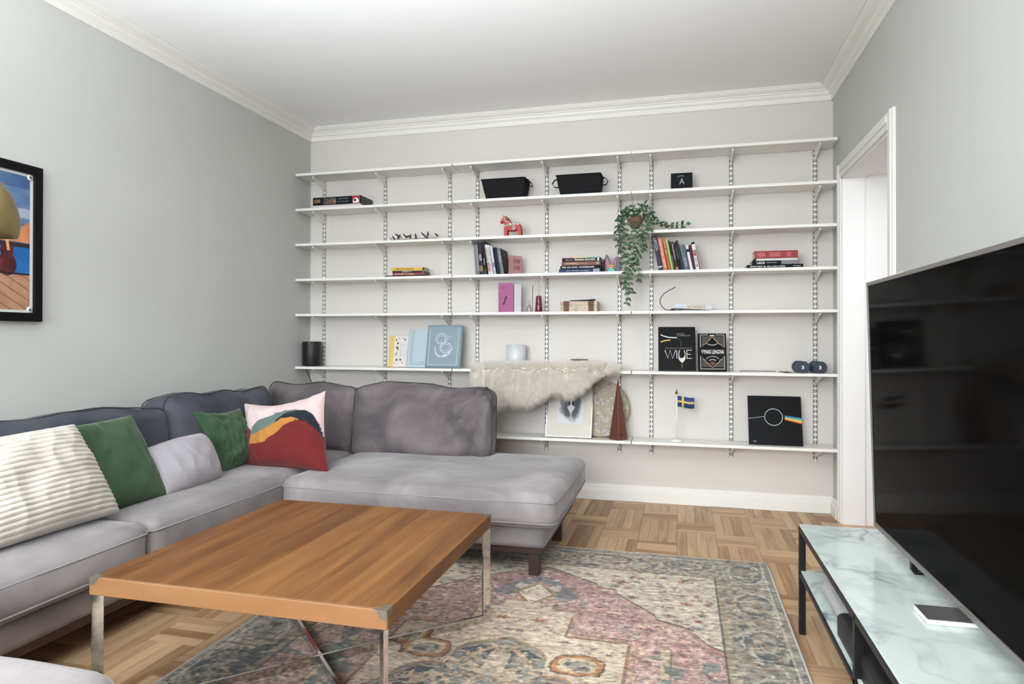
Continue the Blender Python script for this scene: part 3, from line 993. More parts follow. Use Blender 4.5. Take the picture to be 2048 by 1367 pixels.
# black fabric baskets
def basket(x0t, x1t, x0b, x1b, label, kind):
    z0_ = SZ[1] + .0003
    hz = .135 if kind == 0 else .133
    r = thing('basket', label, 'basket', ((x0b + x1b) / 2, -.115, z0_), group='black fabric baskets')
    mt = P('black_weave', (30, 30, 31), .9, spec=.15, vary=.3, vscale=400, bump=.6, bscale=300)
    yb0, yb1, yt0, yt1 = -.185, -.060, -.200, -.035
    m_ = MB()
    wt = .004

    def loop(f, ins, zz_):
        xa, xb = x0b + (x0t - x0b) * f + ins, x1b + (x1t - x1b) * f - ins
        ya, yb = yb0 + (yt0 - yb0) * f + ins, yb1 + (yt1 - yb1) * f - ins
        return [(xa, ya, zz_), (xb, ya, zz_), (xb, yb, zz_), (xa, yb, zz_)]
    vs = loop(0, 0, z0_) + loop(.5, -.002, z0_ + hz / 2) + loop(1, 0, z0_ + hz) + loop(1, wt, z0_ + hz) + loop(0, wt, z0_ + wt)
    fs = [(3, 2, 1, 0), (16, 17, 18, 19)]
    for L in range(4):
        for i in range(4):
            a, b_ = L * 4 + i, L * 4 + (i + 1) % 4
            fs.append((a, b_, b_ + 4, a + 4))
    m_.add(vs, fs); m_.build('body', mt, r)
    m_ = MB(); L4 = loop(1, -.0015, z0_ + hz - .004)
    m_.ring([p for i in range(4) for p in [Vector(L4[i]).lerp(Vector(L4[(i + 1) % 4]), q) for q in (0.03, .33, .66, .97)]], .0035, 6); m_.build('rim', mt, r)
    for sgn, xe in ((-1, x0t), (1, x1t)):
        m_ = MB()
        if kind == 0:
            pts = [(xe - sgn * .004, -.15, z0_ + hz - .02), (xe + sgn * .012, -.14, z0_ + hz - .004), (xe + sgn * .03, -.12, z0_ + hz - .028), (xe + sgn * .036, -.115, z0_ + hz - .048), (xe + sgn * .016, -.11, z0_ + hz - .045), (xe - sgn * .01, -.10, z0_ + hz - .03)]
            if sgn < 0: pts = [(xe + .004, -.15, z0_ + hz - .03), (xe - .008, -.14, z0_ + hz - .012), (xe - .004, -.12, z0_ + hz + .002), (xe + .02, -.11, z0_ + hz - .004)]
        else:
            pts = [(xe - sgn * .003, -.15, z0_ + hz - .018), (xe + sgn * .022, -.14, z0_ + hz - .022), (xe + sgn * .040, -.12, z0_ + hz - .040), (xe + sgn * .028, -.11, z0_ + hz - .060), (xe + sgn * .008, -.10, z0_ + hz - .062), (xe - sgn * .010, -.10, z0_ + hz - .055)]
        P_ = [Vector(p) for p in pts]
        vs, fs = [], []
        for i, p in enumerate(P_):
            d = (P_[min(i + 1, len(P_) - 1)] - P_[max(i - 1, 0)]).normalized()
            n_ = Vector((-d.z, 0, d.x)).normalized() * .0016
            wv = Vector((0, .011, 0))
            vs += [p - wv - n_, p + wv - n_, p + wv + n_, p - wv + n_]
        for i in range(len(P_) - 1):
            for k in range(4):
                fs.append((i * 4 + k, i * 4 + (k + 1) % 4, i * 4 + 4 + (k + 1) % 4, i * 4 + 4 + k))
        m_.add(vs, fs, True); m_.build('handle', mt, r)
    return r


basket(1.418, 1.722, 1.450, 1.700, 'black fabric basket with a drooping right handle and pink shells showing, left of the two', 0)
basket(1.935, 2.228, 1.962, 2.212, 'right-hand black fabric basket with two loop handles and a strap on top', 1)
m_ = MB(T(1.665, -.10, SZ[1] + .139) @ Ry(15))
m_.puffy([(-.045, 0), (-.02, .006), (0, .012), (.006, .030), (.012, .014), (.03, .016), (.034, .004), (.02, -.004)], .012, .004)
tag(m_.build('seashell', P('pink_shell', (176, 150, 146), .5, vary=.2)), 'pinkish spiky seashell poking out of the left black basket', 'shell')
m_ = MB(T(1.52, -.10, SZ[1] + .137)); m_.puffy([(-.018, -.002), (-.01, .006), (0, .008), (.012, .005), (.018, -.002)], .01, .003)
tag(m_.build('seashell', P('pink_shell', (176, 150, 146), .5, vary=.2)), 'small flat pinkish shell showing over the middle of the left black basket rim', 'shell')
m_ = MB(); m_.tube([(2.02, -.10, SZ[1] + .131), (2.05, -.10, SZ[1] + .148), (2.09, -.10, SZ[1] + .149), (2.14, -.10, SZ[1] + .139), (2.18, -.10, SZ[1] + .130)], .007, 8)
tag(m_.build('strap', P('black_web', (30, 30, 31), .8)), 'black webbing strap bulging above the rim of the right black basket', 'strap')

# black block with a pale letter
r = thing('picture_block', 'small black picture block with a smoky white letter', 'picture block', (2.7375, -.11, SZ[1]))
m_ = MB(); m_.box(2.670, 2.805, -.12, -.095, SZ[1] + .0003, SZ[1] + .118, .001); m_.build('block', bcol((26, 26, 28)), r)
text('A', T(2.722, -.1212, SZ[1] + .044), .034, .040, P('smoky_ink', (150, 152, 154), .7), r, off=.02)
m_ = MB(); ribbon([(2.712, SZ[1] + .090), (2.722, SZ[1] + .098), (2.742, SZ[1] + .100), (2.752, SZ[1] + .093)], .007, T(0, -.1212, 0), m_)
m_.build('swash', P('dim_ink', (96, 98, 100), .7), r)

# cotton twigs
r = thing('cotton_branch', 'dry cotton twig with dark husks and white bolls lying on the shelf', 'dried branch', (.91, -.15, SZ[2]))
z0_ = SZ[2]
twig = P('dark_twig', (40, 32, 28), .8)
m_ = MB(); m_.tube([(.72, -.17, z0_ + .006), (.80, -.165, z0_ + .007), (.90, -.17, z0_ + .006), (1.0, -.16, z0_ + .008), (1.12, -.165, z0_ + .005)], .003, 6); m_.build('stem', twig, r)
cot = P('cotton', (214, 206, 200), .95, bump=.5, bscale=150)
rnd = random.Random(4)
for (cx_, cz_) in ((.725, .016), (.775, .020), (.80, .030), (.845, .022), (.925, .024), (.985, .024), (1.01, .040), (1.075, .026)):
    m_ = MB(); m_.softbox((cx_ - .015, -.178, z0_ + max(.0005, cz_ - .014)), (cx_ + .015, -.150, z0_ + cz_ + .014), .011, .007, amp=.003, nscale=60, seed=cx_ * 9)
    m_.build('cotton_boll', cot, r)
for (cx_, cz_, a) in ((.765, .028, 120), (.79, .045, 140), (.812, .036, 60), (.850, .040, 125), (.885, .030, 20), (.898, .034, 80), (.935, .036, 95), (.985, .046, 130), (1.028, .046, 80), (1.008, .022, 150), (1.085, .036, 135)):
    dx, dz = math.cos(rad(a)), math.sin(rad(a))
    m_ = MB(); m_.tube([(cx_ - dx * .024, -.183, max(z0_ + .006, z0_ + cz_ - dz * .024)), (cx_, -.186, z0_ + cz_ - .004), (cx_ + dx * .014, -.182, z0_ + cz_ + dz * .010)], [.0055, .005, .001], 6); m_.build('husk', twig, r)

# red wooden horse
r = thing('wooden_horse', 'small red painted wooden horse facing left', 'figurine', (1.63, -.185, SZ[2]))
hx, hz = 1.542, SZ[2] + .0003
S_ = .155 / 930.0


def hp(lst): return [((a - 230) * S_ + hx, (1133 - b_) * S_ + hz) for a, b_ in lst]


hred = P('horse_red', (168, 34, 34), .35, vary=.08)
body = hp([(240, 520), (300, 425), (375, 330), (395, 262), (430, 285), (520, 320), (620, 400), (700, 520), (740, 575), (960, 570), (1070, 640), (1125, 700), (1140, 800), (1130, 860), (985, 900), (800, 940), (620, 930), (520, 880), (440, 800), (430, 700), (415, 610), (370, 560), (330, 605), (270, 595)])
m_ = MB(); m_.puffy(body, .022, .006, -.165)
for yy in (-.183, -.147):
    m_.puffy(hp([(432, 760), (600, 760), (590, 930), (572, 1133), (437, 1133)]), .009, .002, yy)
    m_.puffy(hp([(975, 800), (1140, 760), (1160, 1133), (1040, 1133), (1010, 1000)]), .009, .002, yy)
m_.build('body', hred, r)
m_ = MB(); m_.puffy(hp([(500, 330), (600, 390), (690, 520), (640, 545), (560, 520), (500, 440)]), .0232, .003, -.165); m_.build('mane', P('mane_green', (70, 78, 52), .5), r)
m_ = MB(); ribbon(hp([(470, 320), (465, 430), (500, 520), (580, 565), (660, 540)]), .0035, T(0, -.1895, 0), m_); ribbon(hp([(400, 300), (410, 420), (330, 470), (290, 550)]), .003, T(0, -.1895, 0), m_)
m_.build('painted_line', P('horse_cream', (224, 196, 184), .5), r)
m_ = MB(); m_.puffy(hp([(445, 660), (700, 590), (960, 580), (1060, 640), (1100, 700), (980, 700), (800, 700), (640, 730), (470, 745)]), .0236, .003, -.165)
m_.prism(hp([(800, 720), (900, 720), (905, 880), (805, 890)]), -.1912, -.1885, 'Y'); m_.build('harness', P('harness_white', (196, 192, 184), .5), r)
for (a, b_) in ((535, 685), (625, 665), (770, 640), (915, 650), (850, 765), (850, 830)):
    cx_, cz_ = hp([(a, b_)])[0]
    m_ = MB(); m_.prism([(cx_ + .0036 * math.cos(t_), cz_ + .0050 * math.sin(t_)) for t_ in [2 * PI * k / 8 for k in range(8)]], -.1925, -.1890, 'Y'); m_.build('harness_spot', P('spot_black', (30, 36, 40), .5), r)

# magenta booklet standing half open
r = thing('booklet', 'magenta booklet with a small black figure on its cover, standing half open', 'booklet', (1.60, -.16, SZ[4]))
zb = SZ[4] + .0003
Ma = T(1.537, -.185, zb) @ Rz(-2)
m_ = MB(Ma); m_.box(0, .106, 0, .0015, 0, .196); m_.build('front_cover', bcol((172, 72, 134)), r)
text('Svenska i\nutlandet', Ma @ T(.012, -.0006, .158), .042, .020, DARK_INK, r)
m_ = MB(); ribbon([(.034, .050), (.046, .074), (.052, .100), (.058, .104)], .010, Ma @ T(0, -.0005, 0), m_); ribbon([(.046, .060), (.056, .052)], .003, Ma @ T(0, -.0005, 0), m_); ribbon([(.056, .100), (.060, .088), (.062, .108)], .003, Ma @ T(0, -.0005, 0), m_)
m_.build('printed_figure', DARK_INK, r)
m_ = MB(T(1.644, -.180, zb) @ Rz(62)); m_.box(0, .075, 0, .004, 0, .185); m_.build('pages', P('teal_grey_pages', (150, 164, 170), .7), r)
m_ = MB(T(1.648, -.180, zb) @ Rz(38)); m_.box(0, .050, 0, .0015, 0, .186); m_.build('back_cover', P('pale_page', (206, 200, 204), .7), r)

# reed diffuser, incense stick and glass ornament
r = thing('reed_diffuser', 'dark red conical bottle with two thin reeds', 'diffuser', (1.809, -.15, SZ[4]))
m_ = MB(); m_.lathe([(.0245, 0), (.0255, .003), (.0225, .045), (.0185, .104), (.017, .108), (.006, .1085)], (1.809, -.15, zb), 28); m_.build('bottle', P('red_glaze', (92, 24, 34), .15, coat=.5), r)
text('hem', T(1.797, -.1752, zb + .030), .024, .010, P('dim_red_ink', (150, 70, 76), .5), r)
m_ = MB(); m_.tube([(1.811, -.15, zb + .105), (1.812, -.148, zb + .16), (1.806, -.146, zb + .222)], .0011, 5); m_.build('reed', P('reed_brown', (104, 92, 74), .7), r)
m_ = MB(); m_.tube([(1.808, -.15, zb + .105), (1.795, -.15, zb + .16), (1.784, -.15, zb + .205)], .0006, 5); m_.build('reed', P('reed_pale', (150, 140, 128), .7), r)
r = thing('glass_ornament', 'tiny clear glass ornament beside the dark red bottle', 'ornament', (1.742, -.15, SZ[4]))
m_ = MB(); m_.lathe([(.010, 0), (.013, .004), (.014, .018), (.010, .040), (.004, .052), (.003, .058), (.006, .066), (.005, .074), (.0005, .078)], (1.745, -.15, zb), 20)
glass = P('clear_glass', (240, 238, 240), .03, trans=1.0, vary=0, ior=1.45)
m_.build('figure', glass, r)
m_ = MB(); m_.tube([(1.728, -.162, zb + .003), (1.732, -.163, zb + .025), (1.742, -.160, zb + .048)], .0022, 6); m_.build('bow', P('mauve', (120, 96, 110), .5), r)
m_ = MB(); m_.tube([(1.765, -.15, zb), (1.766, -.15, zb + .10), (1.769, -.15, zb + .182)], .0022, 6)
tag(m_.build('incense_stick', P('charcoal_stick', (70, 64, 64), .8)), 'upright dark incense stick left of the dark red bottle', 'incense')

# trunk-like keepsake box
r = thing('keepsake_box', 'beige map-print keepsake box with two brown straps', 'box', (2.085, -.12, SZ[4]))
m, nt, b = new_mat('map_print'); MATS['map_print'] = m
tc = nt.nodes.new('ShaderNodeTexCoord'); vn = nt.nodes.new('ShaderNodeTexNoise'); vn.inputs['Scale'].default_value = 22; vn.inputs['Detail'].default_value = 6
nt.links.new(tc.outputs['Object'], vn.inputs['Vector']); rr_ = ramp(nt, [(.36, (164, 140, 120)), (.45, (184, 166, 144)), (.58, (192, 176, 154)), (.68, (170, 154, 130))]); nt.links.new(vn.outputs['Fac'], rr_.inputs[0]); nt.links.new(rr_.outputs[0], b.inputs['Base Color']); b.inputs['Roughness'].default_value = .6
mapm = m
m_ = MB(); m_.box(1.9655, 2.2035, -.190, -.05, zb, zb + .046, .001); m_.build('body', mapm, r)
m_ = MB(); m_.box(1.9625, 2.2065, -.194, -.046, zb + .042, zb + .067, .0012); m_.build('lid', mapm, r)
brownst = P('brown_strap', (98, 58, 48), .6)
for xa in (1.985, 2.148):
    m_ = MB(); m_.box(xa, xa + .036, -.1915, -.189, zb, zb + .043); m_.box(xa - .001, xa + .037, -.1955, -.0445, zb + .0415, zb + .068, .0008); m_.build('strap', brownst, r)
m_ = MB(T(2.02, -.16, zb + .0685) @ Ry(-2.2)); m_.box(0, .16, 0, .07, .0003, .006, .002); m_.box(.13, .168, .01, .06, .004, .008, .0015)
tag(m_.build('glasses_case', black_plastic), 'flat black case lying on the map-print box', 'case')

# plush bunny ears
r = thing('bunny_ears', 'grey and pink plush bunny ears with a yellow flower', 'toy', (2.29, -.12, SZ[3]))
zb3 = SZ[3] + .0003
greyp = P('grey_plush', (120, 116, 122), .95, sheen=.5)
pinkp = P('pink_satin', (186, 92, 126), .45, vary=.2, vscale=60)
for ol, il in (([(2.250, 0), (2.247, .05), (2.246, .092), (2.256, .124), (2.268, .112), (2.282, .085), (2.290, .050), (2.288, 0)], [(2.262, .02), (2.256, .06), (2.258, .094), (2.272, .084), (2.282, .05), (2.280, .02)]),
               ([(2.300, 0), (2.298, .06), (2.312, .094), (2.330, .108), (2.344, .100), (2.346, .06), (2.342, 0)], [(2.304, .03), (2.304, .062), (2.316, .086), (2.326, .088), (2.320, .05), (2.312, .02)])):
    m_ = MB(); m_.puffy([(a, b_ + zb3) for a, b_ in ol], .012, .005, -.12); e = m_.build('ear', greyp, r)
    m_ = MB(); m_.puffy([(a, b_ + zb3) for a, b_ in il], .004, .002, -.132); m_.build('ear_lining', pinkp, e)
m_ = MB(); m_.puffy([(2.270, zb3), (2.268, zb3 + .014), (2.280, zb3 + .028), (2.300, zb3 + .030), (2.316, zb3 + .020), (2.318, zb3)], .010, .004, -.142); m_.build('teal_knot', P('teal_satin', (92, 178, 178), .5), r)
m_ = MB()
for k in range(6):
    a = k * PI / 3; m_.lathe([(.0005, -.004), (.006, -.002), (.006, .001), (.0005, .003)], (2.294 + .008 * math.cos(a), -.156, zb3 + .036 + .008 * math.sin(a)), 8, ax='Y')
m_.build('petals', P('petal_yellow', (228, 214, 130), .6), r)
m_ = MB(); m_.lathe([(.0005, -.005), (.005, -.003), (.005, .003), (.0005, .005)], (2.294, -.160, zb3 + .036), 10, ax='Y'); m_.build('flower_eye', P('eye_brown', (120, 70, 40), .6), r)

# reading lamp clip and teal book
zb = SZ[4] + .0003
r = thing('reading_lamp', 'bendy black clip-on reading lamp beside the white-spined book', 'lamp', (2.66, -.18, SZ[4]))
pts = [(2.690, -.185, .0075), (2.645, -.187, .005), (2.628, -.19, .016), (2.612, -.19, .036), (2.605, -.19, .060), (2.612, -.19, .086), (2.628, -.19, .106), (2.646, -.19, .118)]
def smooth_path(pts, n=5):
    P_ = [Vector(p) for p in pts]; out = []
    for i in range(len(P_) - 1):
        p0, p1, p2, p3 = P_[max(i - 1, 0)], P_[i], P_[i + 1], P_[min(i + 2, len(P_) - 1)]
        for k in range(n):
            t = k / n
            out.append(0.5 * ((2 * p1) + (p2 - p0) * t + (2 * p0 - 5 * p1 + 4 * p2 - p3) * t * t + (-p0 + 3 * p1 - 3 * p2 + p3) * t ** 3))
    return out + [P_[-1]]
m_ = MB(T(0, 0, zb)); m_.tube(smooth_path(pts), .0026, 8); m_.build('gooseneck', black_plastic, r)
m_ = MB(T(2.646, -.19, zb + .118) @ Ry(-29)); m_.box(0, .064, -.008, .008, -.001, .004, .0015); m_.build('lamp_head', black_plastic, r)
m_ = MB(T(2.646, -.19, zb + .118) @ Ry(-29)); m_.box(.004, .060, -.0065, .0065, -.0065, -.001, .001); m_.build('diffuser', P('lamp_diffuser', (196, 196, 194), .4), r)
m_ = MB(T(0, 0, zb)); m_.box(2.668, 2.74, -.187, -.150, .0, .0065, .001); m_.box(2.672, 2.700, -.184, -.155, .010, .014, .001); m_.box(2.685, 2.698, -.182, -.157, .006, .011, .001); m_.build('clip', black_plastic, r)
flat_book(2.697, 2.920, -.188, .14, zb + .0165, .026, (206, 214, 222), 'white and teal spined book propped on the lamp clip', [('E. LINDGREN', .08, .26, .13, P('mauve_ink', (150, 120, 130), .6)), ('SKYRYBOS', .33, .82, .6, P('brown_ink2', (140, 98, 66), .6))], tilt=3.6, pages_col=(110, 150, 148), bands=[(.30, .84, (216, 206, 196))])

# black speaker
zb6 = SZ[5] + .0003
r = thing('speaker', 'black cylindrical loudspeaker on the left end of the shelf', 'speaker', (.086, -.12, SZ[5]))
m_ = MB(); m_.lathe([(.058, 0), (.064, .002), (.069, .012), (.0695, .176), (.067, .1805), (.060, .1815), (.0005, .1815)], (.086, -.12, zb6), 48); m_.build('housing', P('speaker_black', (17, 17, 18), .4, bump=.3, bscale=900), r)
m_ = MB(); m_.lathe([(.0005, -.0006), (.0032, -.0004), (.0032, .0004)], (.103, -.1880, zb6 + .173), 10, ax='Y'); m_.build('indicator', WHITE_INK, r)
m_ = MB(); m_.tube(smooth_path([(.033, -.11, SZ[5] - .0215), (.042, -.11, .835), (.060, -.11, .795), (.078, -.11, .755), (.078, -.105, .705), (.070, -.08, .60), (.060, -.045, .40), (.060, -.040, .12)]), .0032, 8)
tag(m_.build('power_cable', black_plastic), 'black power cable dangling below the speaker behind the sofa', 'cable')


# leaning books with their covers to the room
def cover_book(x0_, w_, y_, h_, t_, lean, cover, label, spine=None, rz=0, group=None, z0_=None, name='book', rad_c=0):
    z0_ = zb6 if z0_ is None else z0_
    th = rad(lean)
    M = T(x0_, y_, z0_ + t_ * math.sin(th)) @ Rz(rz) @ Rx(-lean)
    r = thing(name, label, 'book' if name == 'book' else 'album', (x0_ + w_ / 2, y_, z0_), group=group)
    m_ = MB(M); ct = .0028
    m_.box(0, w_, 0, ct, 0, h_, .0012); m_.box(0, w_, t_ - ct, t_, 0, h_, .0012); m_.box(0, .004, 0, t_, 0, h_, .0012); m_.build('cover', bcol(cover), r)
    m_ = MB(M); m_.box(.004, w_ - .004, ct, t_ - ct, .003, h_ - .003); m_.build('pages', paper, r)
    if spine:
        m_ = MB(M); m_.box(-.0006, .0004, .001, t_ - .001, .001, h_ - .001); m_.build('spine_cloth', bcol(spine), r)
    return r, M


GD = 'baby albums leaning on the left shelf'
r, M = cover_book(.722, .140, -.170, .226, .020, 14, (224, 214, 202), 'album with a yellow spine strip and scattered little animals, leftmost of the three', (190, 140, 40), rz=8, group=GD, name='baby_album')
m_ = MB(M); m_.box(0, .034, -.0008, .0002, 0, .226); m_.box(-.0012, 0, 0, .02, 0, .226); m_.build('spine_strip', bcol((232, 188, 88)), r)
rnd = random.Random(8)
for (a, b_, s1, c_) in ((.048, .195, .007, (60, 52, 56)), (.060, .170, .009, (110, 70, 60)), (.055, .140, .010, (110, 72, 62)), (.062, .128, .008, (130, 84, 70)), (.055, .098, .010, (150, 170, 120)), (.050, .085, .008, (120, 150, 100)), (.085, .085, .008, (206, 170, 140)), (.058, .050, .010, (96, 70, 64)), (.085, .052, .008, (60, 50, 54)), (.112, .198, .006, (48, 42, 48)), (.095, .205, .008, (204, 176, 150)), (.066, .208, .006, (170, 150, 180)), (.100, .030, .006, (150, 130, 110)), (.045, .025, .006, (170, 160, 150))):
    ol = [(a + s1 * (.6 + .5 * rnd.random()) * math.cos(t_), b_ + s1 * (.6 + .5 * rnd.random()) * math.sin(t_)) for t_ in [2 * PI * k / 9 for k in range(9)]]
    m_ = MB(M); m_.prism(ol, -.0012, -.0004, 'Y'); m_.build('printed_animal', bcol(c_), r)
m_ = MB(M); m_.box(.082, .130, -.0009, -.0003, .085, .165); m_.build('title_panel', bcol((168, 160, 156)), r)
m_ = MB(M); m_.box(.084, .130, -.0013, -.0008, .087, .163); m_.build('title_panel', bcol((216, 208, 214)), r)
r, M = cover_book(.862, .146, -.178, .272, .016, 14, (182, 200, 208), 'pale blue baby book with a darker blue rounded border line, middle of the three', (150, 176, 190), group=GD, name='baby_album')
dbl = P('blue_line', (84, 124, 152), .5)
m_ = MB(); ribbon([(.026, .268), (.026, .042)] + arc(.038, .034, .012, .012, 180, 270, 5) + [(.142, .022)], .003, M @ T(0, -.0006, 0), m_); ribbon([(.040, .268), (.040, .050)] + arc(.048, .044, .008, .008, 180, 270, 5) + [(.085, .036)], .002, M @ T(0, -.0006, 0), m_); m_.build('border_line', dbl, r)
text('ALBUM', M @ T(.092, -.0006, .030), .044, .010, dbl, r)
r, M = cover_book(1.011, .254, -.196, .302, .022, 13, (132, 158, 174), 'large padded grey-blue album with white stitched drawing, rightmost of the three', (120, 144, 160), group=GD, name='baby_album')
m_ = MB(M); m_.softbox((.002, -.006, .003), (.252, .004, .299), .004, .02, bulge=(0, .004, 0)); m_.build('padding', bcol((140, 160, 172), .7), r)
sti = P('white_stitch', (214, 220, 222), .8)
Ms = M @ T(0, -.0125, 0)
m_ = MB(); ribbon([(.024, .016), (.024, .276)], .003, Ms, m_); ribbon([(.024, .016), (.232, .016), (.236, .276)], .003, Ms, m_); m_.build('stitched_border', sti, r)
m_ = MB(); cxs, czs = .128, .150
ribbon(arc(.108, .200, .036, .040, -60, 250, 22), .004, Ms, m_); ribbon(arc(.108, .198, .026, .026, -40, 300, 18), .0025, Ms, m_); ribbon(arc(.145, .138, .042, .036, 100, 470, 24), .004, Ms, m_)
ribbon(arc(.142, .138, .030, .024, 0, 360, 18), .0025, Ms, m_); ribbon(arc(.128, .136, .062, .062, 165, 330, 20), .004, Ms, m_); ribbon([(.072, .130), (.070, .104), (.084, .084), (.100, .070), (.112, .084)], .0035, Ms, m_)
ribbon([(.110, .198), (.112, .160), (.120, .140)], .003, Ms, m_); ribbon([(.140, .190), (.160, .200), (.150, .226), (.176, .214)], .003, Ms, m_); ribbon([(.130, .086), (.160, .092), (.198, .130)], .004, Ms, m_); ribbon([(.126, .080), (.150, .083), (.150, .090)], .006, Ms, m_)
m_.build('stitched_drawing', sti, r)

# candle glass and dark dish behind the sheepskin
r = thing('glass_jar', 'frosted wide glass candle jar rising behind the white sheepskin', 'jar', (1.638, -.082, SZ[5]))
m_ = MB(); m_.lathe([(.055, 0), (.066, .003), (.067, .163), (.064, .163), (.062, .010), (.0005, .008)], (1.638, -.0845, zb6), 40); m_.build('glass', P('frosted_glass', (226, 228, 230), .25, trans=.25, vary=0), r)
m_ = MB(); m_.lathe([(.0005, .0105), (.060, .0105), (.060, .100), (.0005, .098)], (1.638, -.0845, zb6), 32); m_.build('candle_wax', P('white_wax', (226, 224, 222), .6), r)
r = thing('wooden_dish', 'dark wooden dish edge showing above the white sheepskin', 'dish', (2.07, -.075, SZ[5]))
m_ = MB(); m_.lathe([(.02, 0), (.045, .004), (.058, .045), (.060, .068), (.057, .068), (.052, .045), (.0005, .010)], (2.07, -.080, zb6), 32); m_.build('bowl', P('dish_wood', (96, 84, 74), .6, vary=.2), r)

# wine books
GE = 'black wine books'
r, M = cover_book(2.596, .230, -.176, .284, .030, 13.5, (28, 28, 30), 'large black wine book with thin tall white title', (24, 24, 26), rz=3.5, group=GE)
Ms = M @ T(0, -.0008, 0)
m_ = MB()
ribbon([(.040, .130), (.058, .076), (.072, .130), (.088, .076), (.106, .130)], .0035, Ms, m_); ribbon([(.114, .130), (.114, .076)], .0035, Ms, m_)
ribbon([(.132, .130), (.124, .100), (.130, .085)] , .0035, Ms, m_); ribbon([(.160, .130), (.166, .100), (.158, .085)], .0035, Ms, m_)
ribbon([(.176, .130), (.176, .076)], .0035, Ms, m_)
for zz_ in (.130, .104, .0775): ribbon([(.176, zz_), (.206 if zz_ != .104 else .200, zz_)], .003, Ms, m_)
m_.build('title', WHITE_INK, r)
m_ = MB(); m_.prism([(.122, .088), (.126, .070), (.136, .056), (.144, .050), (.148, .050), (.158, .058), (.166, .072), (.168, .090), (.156, .083), (.144, .079), (.132, .080)], -.0012, -.0005, 'Y'); m_.v = [M @ v for v in m_.v]; ribbon([(.146, .050), (.146, .012)], .0012, Ms, m_); m_.build('glass_print', P('print_cream', (206, 200, 180), .5), r)
m_ = MB(); ribbon([(.014, .232), (.030, .224), (.055, .216), (.080, .213), (.116, .212)], .006, Ms, m_); m_.build('bottle_print', P('print_white', (216, 220, 228), .4), r)
m_ = MB(); ribbon([(.014, .182), (.030, .190), (.050, .194), (.074, .197)], .007, Ms, m_); m_.build('label_print', P('print_yellow', (206, 178, 60), .5), r)
text('THE OXFORD COMPANION TO', Ms @ T(.040, 0, .138), .168, .009, P('dim_ink2', (120, 118, 114), .5), r)
text('JANCIS\n ROBINSON', Ms @ T(.112, 0, .222), .085, .020, P('dim_ink3', (150, 148, 146), .5), r)
m_ = MB(); ribbon([(.118, .206), (.132, .196), (.142, .180), (.140, .150)], .002, Ms, m_); m_.build('wine_pour', P('dim_ink', (96, 98, 100), .7), r)
r, M = cover_book(2.842, .170, -.172, .240, .030, 12, (24, 23, 24), 'smaller black book with ornate frame and bold title, right of the large wine book', (22, 22, 24), rz=3.5, group=GE)
Ms = M @ T(0, -.0008, 0)
gr = P('frame_grey', (142, 138, 134), .5); cp = P('frame_copper', (190, 166, 146), .5); br = P('print_brown', (66, 58, 50), .6)
m_ = MB(); m_.box(.022, .152, -.0007, -.0002, .024, .222); m_.v = [M @ v for v in m_.v]; m_.build('printed_ground', br, r)
m_ = MB()
ribbon([(.010, .012), (.160, .012)], .006, Ms @ T(0, -.0002, 0), m_); ribbon([(.010, .230), (.060, .230)], .006, Ms @ T(0, -.0002, 0), m_); ribbon([(.108, .230), (.160, .230)], .006, Ms @ T(0, -.0002, 0), m_)
for xx in (.013, .157):
    ribbon([(xx, .012), (xx, .094)], .006, Ms @ T(0, -.0002, 0), m_); ribbon([(xx, .150), (xx, .230)], .006, Ms @ T(0, -.0002, 0), m_)
m_.build('printed_frame', gr, r)
olt = [(.024, .124), (.024, .158), (.034, .168), (.050, .174), (.056, .188), (.068, .196), (.085, .220), (.102, .196), (.114, .188), (.120, .174), (.136, .168), (.146, .158), (.146, .124)]
olb = [(.024, .110), (.024, .078), (.040, .068), (.050, .050), (.062, .046), (.072, .030), (.085, .022), (.098, .030), (.108, .046), (.120, .050), (.130, .068), (.146, .078), (.146, .110)]
m_ = MB(); m_.prism(olt[::-1] + [], -.0012, -.0008, 'Y'); m_.prism(olb, -.0012, -.0008, 'Y'); m_.box(.008, .162, -.0014, -.0008, .096, .148); m_.v = [M @ v for v in m_.v]; m_.build('printed_ground', bcol((24, 23, 24)), r)
m_ = MB(); ribbon(olt[1:-1], .003, Ms @ T(0, -.0008, 0), m_); ribbon(olb[1:-1], .003, Ms @ T(0, -.0008, 0), m_); m_.build('ornament', cp, r)
text('VYNAS LENGVAI', Ms @ T(.018, -.001, .108), .136, .026, WHITE_INK, r, off=.01)
m_ = MB(); ribbon(arc(.085, .040, .032, .032, 50, 130, 8), .004, Ms @ T(0, -.0009, 0), m_); ribbon(arc(.085, .046, .050, .046, 40, 140, 8), .003, Ms @ T(0, -.0009, 0), m_); ribbon(arc(.085, .200, .045, .036, 230, 310, 8), .004, Ms @ T(0, -.0009, 0), m_); ribbon([(.070, .226), (.100, .226)], .007, Ms @ T(0, -.0009, 0), m_)
m_.build('small_print', P('silver_print', (196, 194, 190), .5), r)
m_ = MB(); m_.prism([(.072, .058), (.073, .042), (.085, .032), (.097, .042), (.098, .058)], -.0020, -.0013, 'Y'); m_.v = [M @ v for v in m_.v]; m_.build('glass_print', P('wine_red', (112, 52, 50), .5), r)


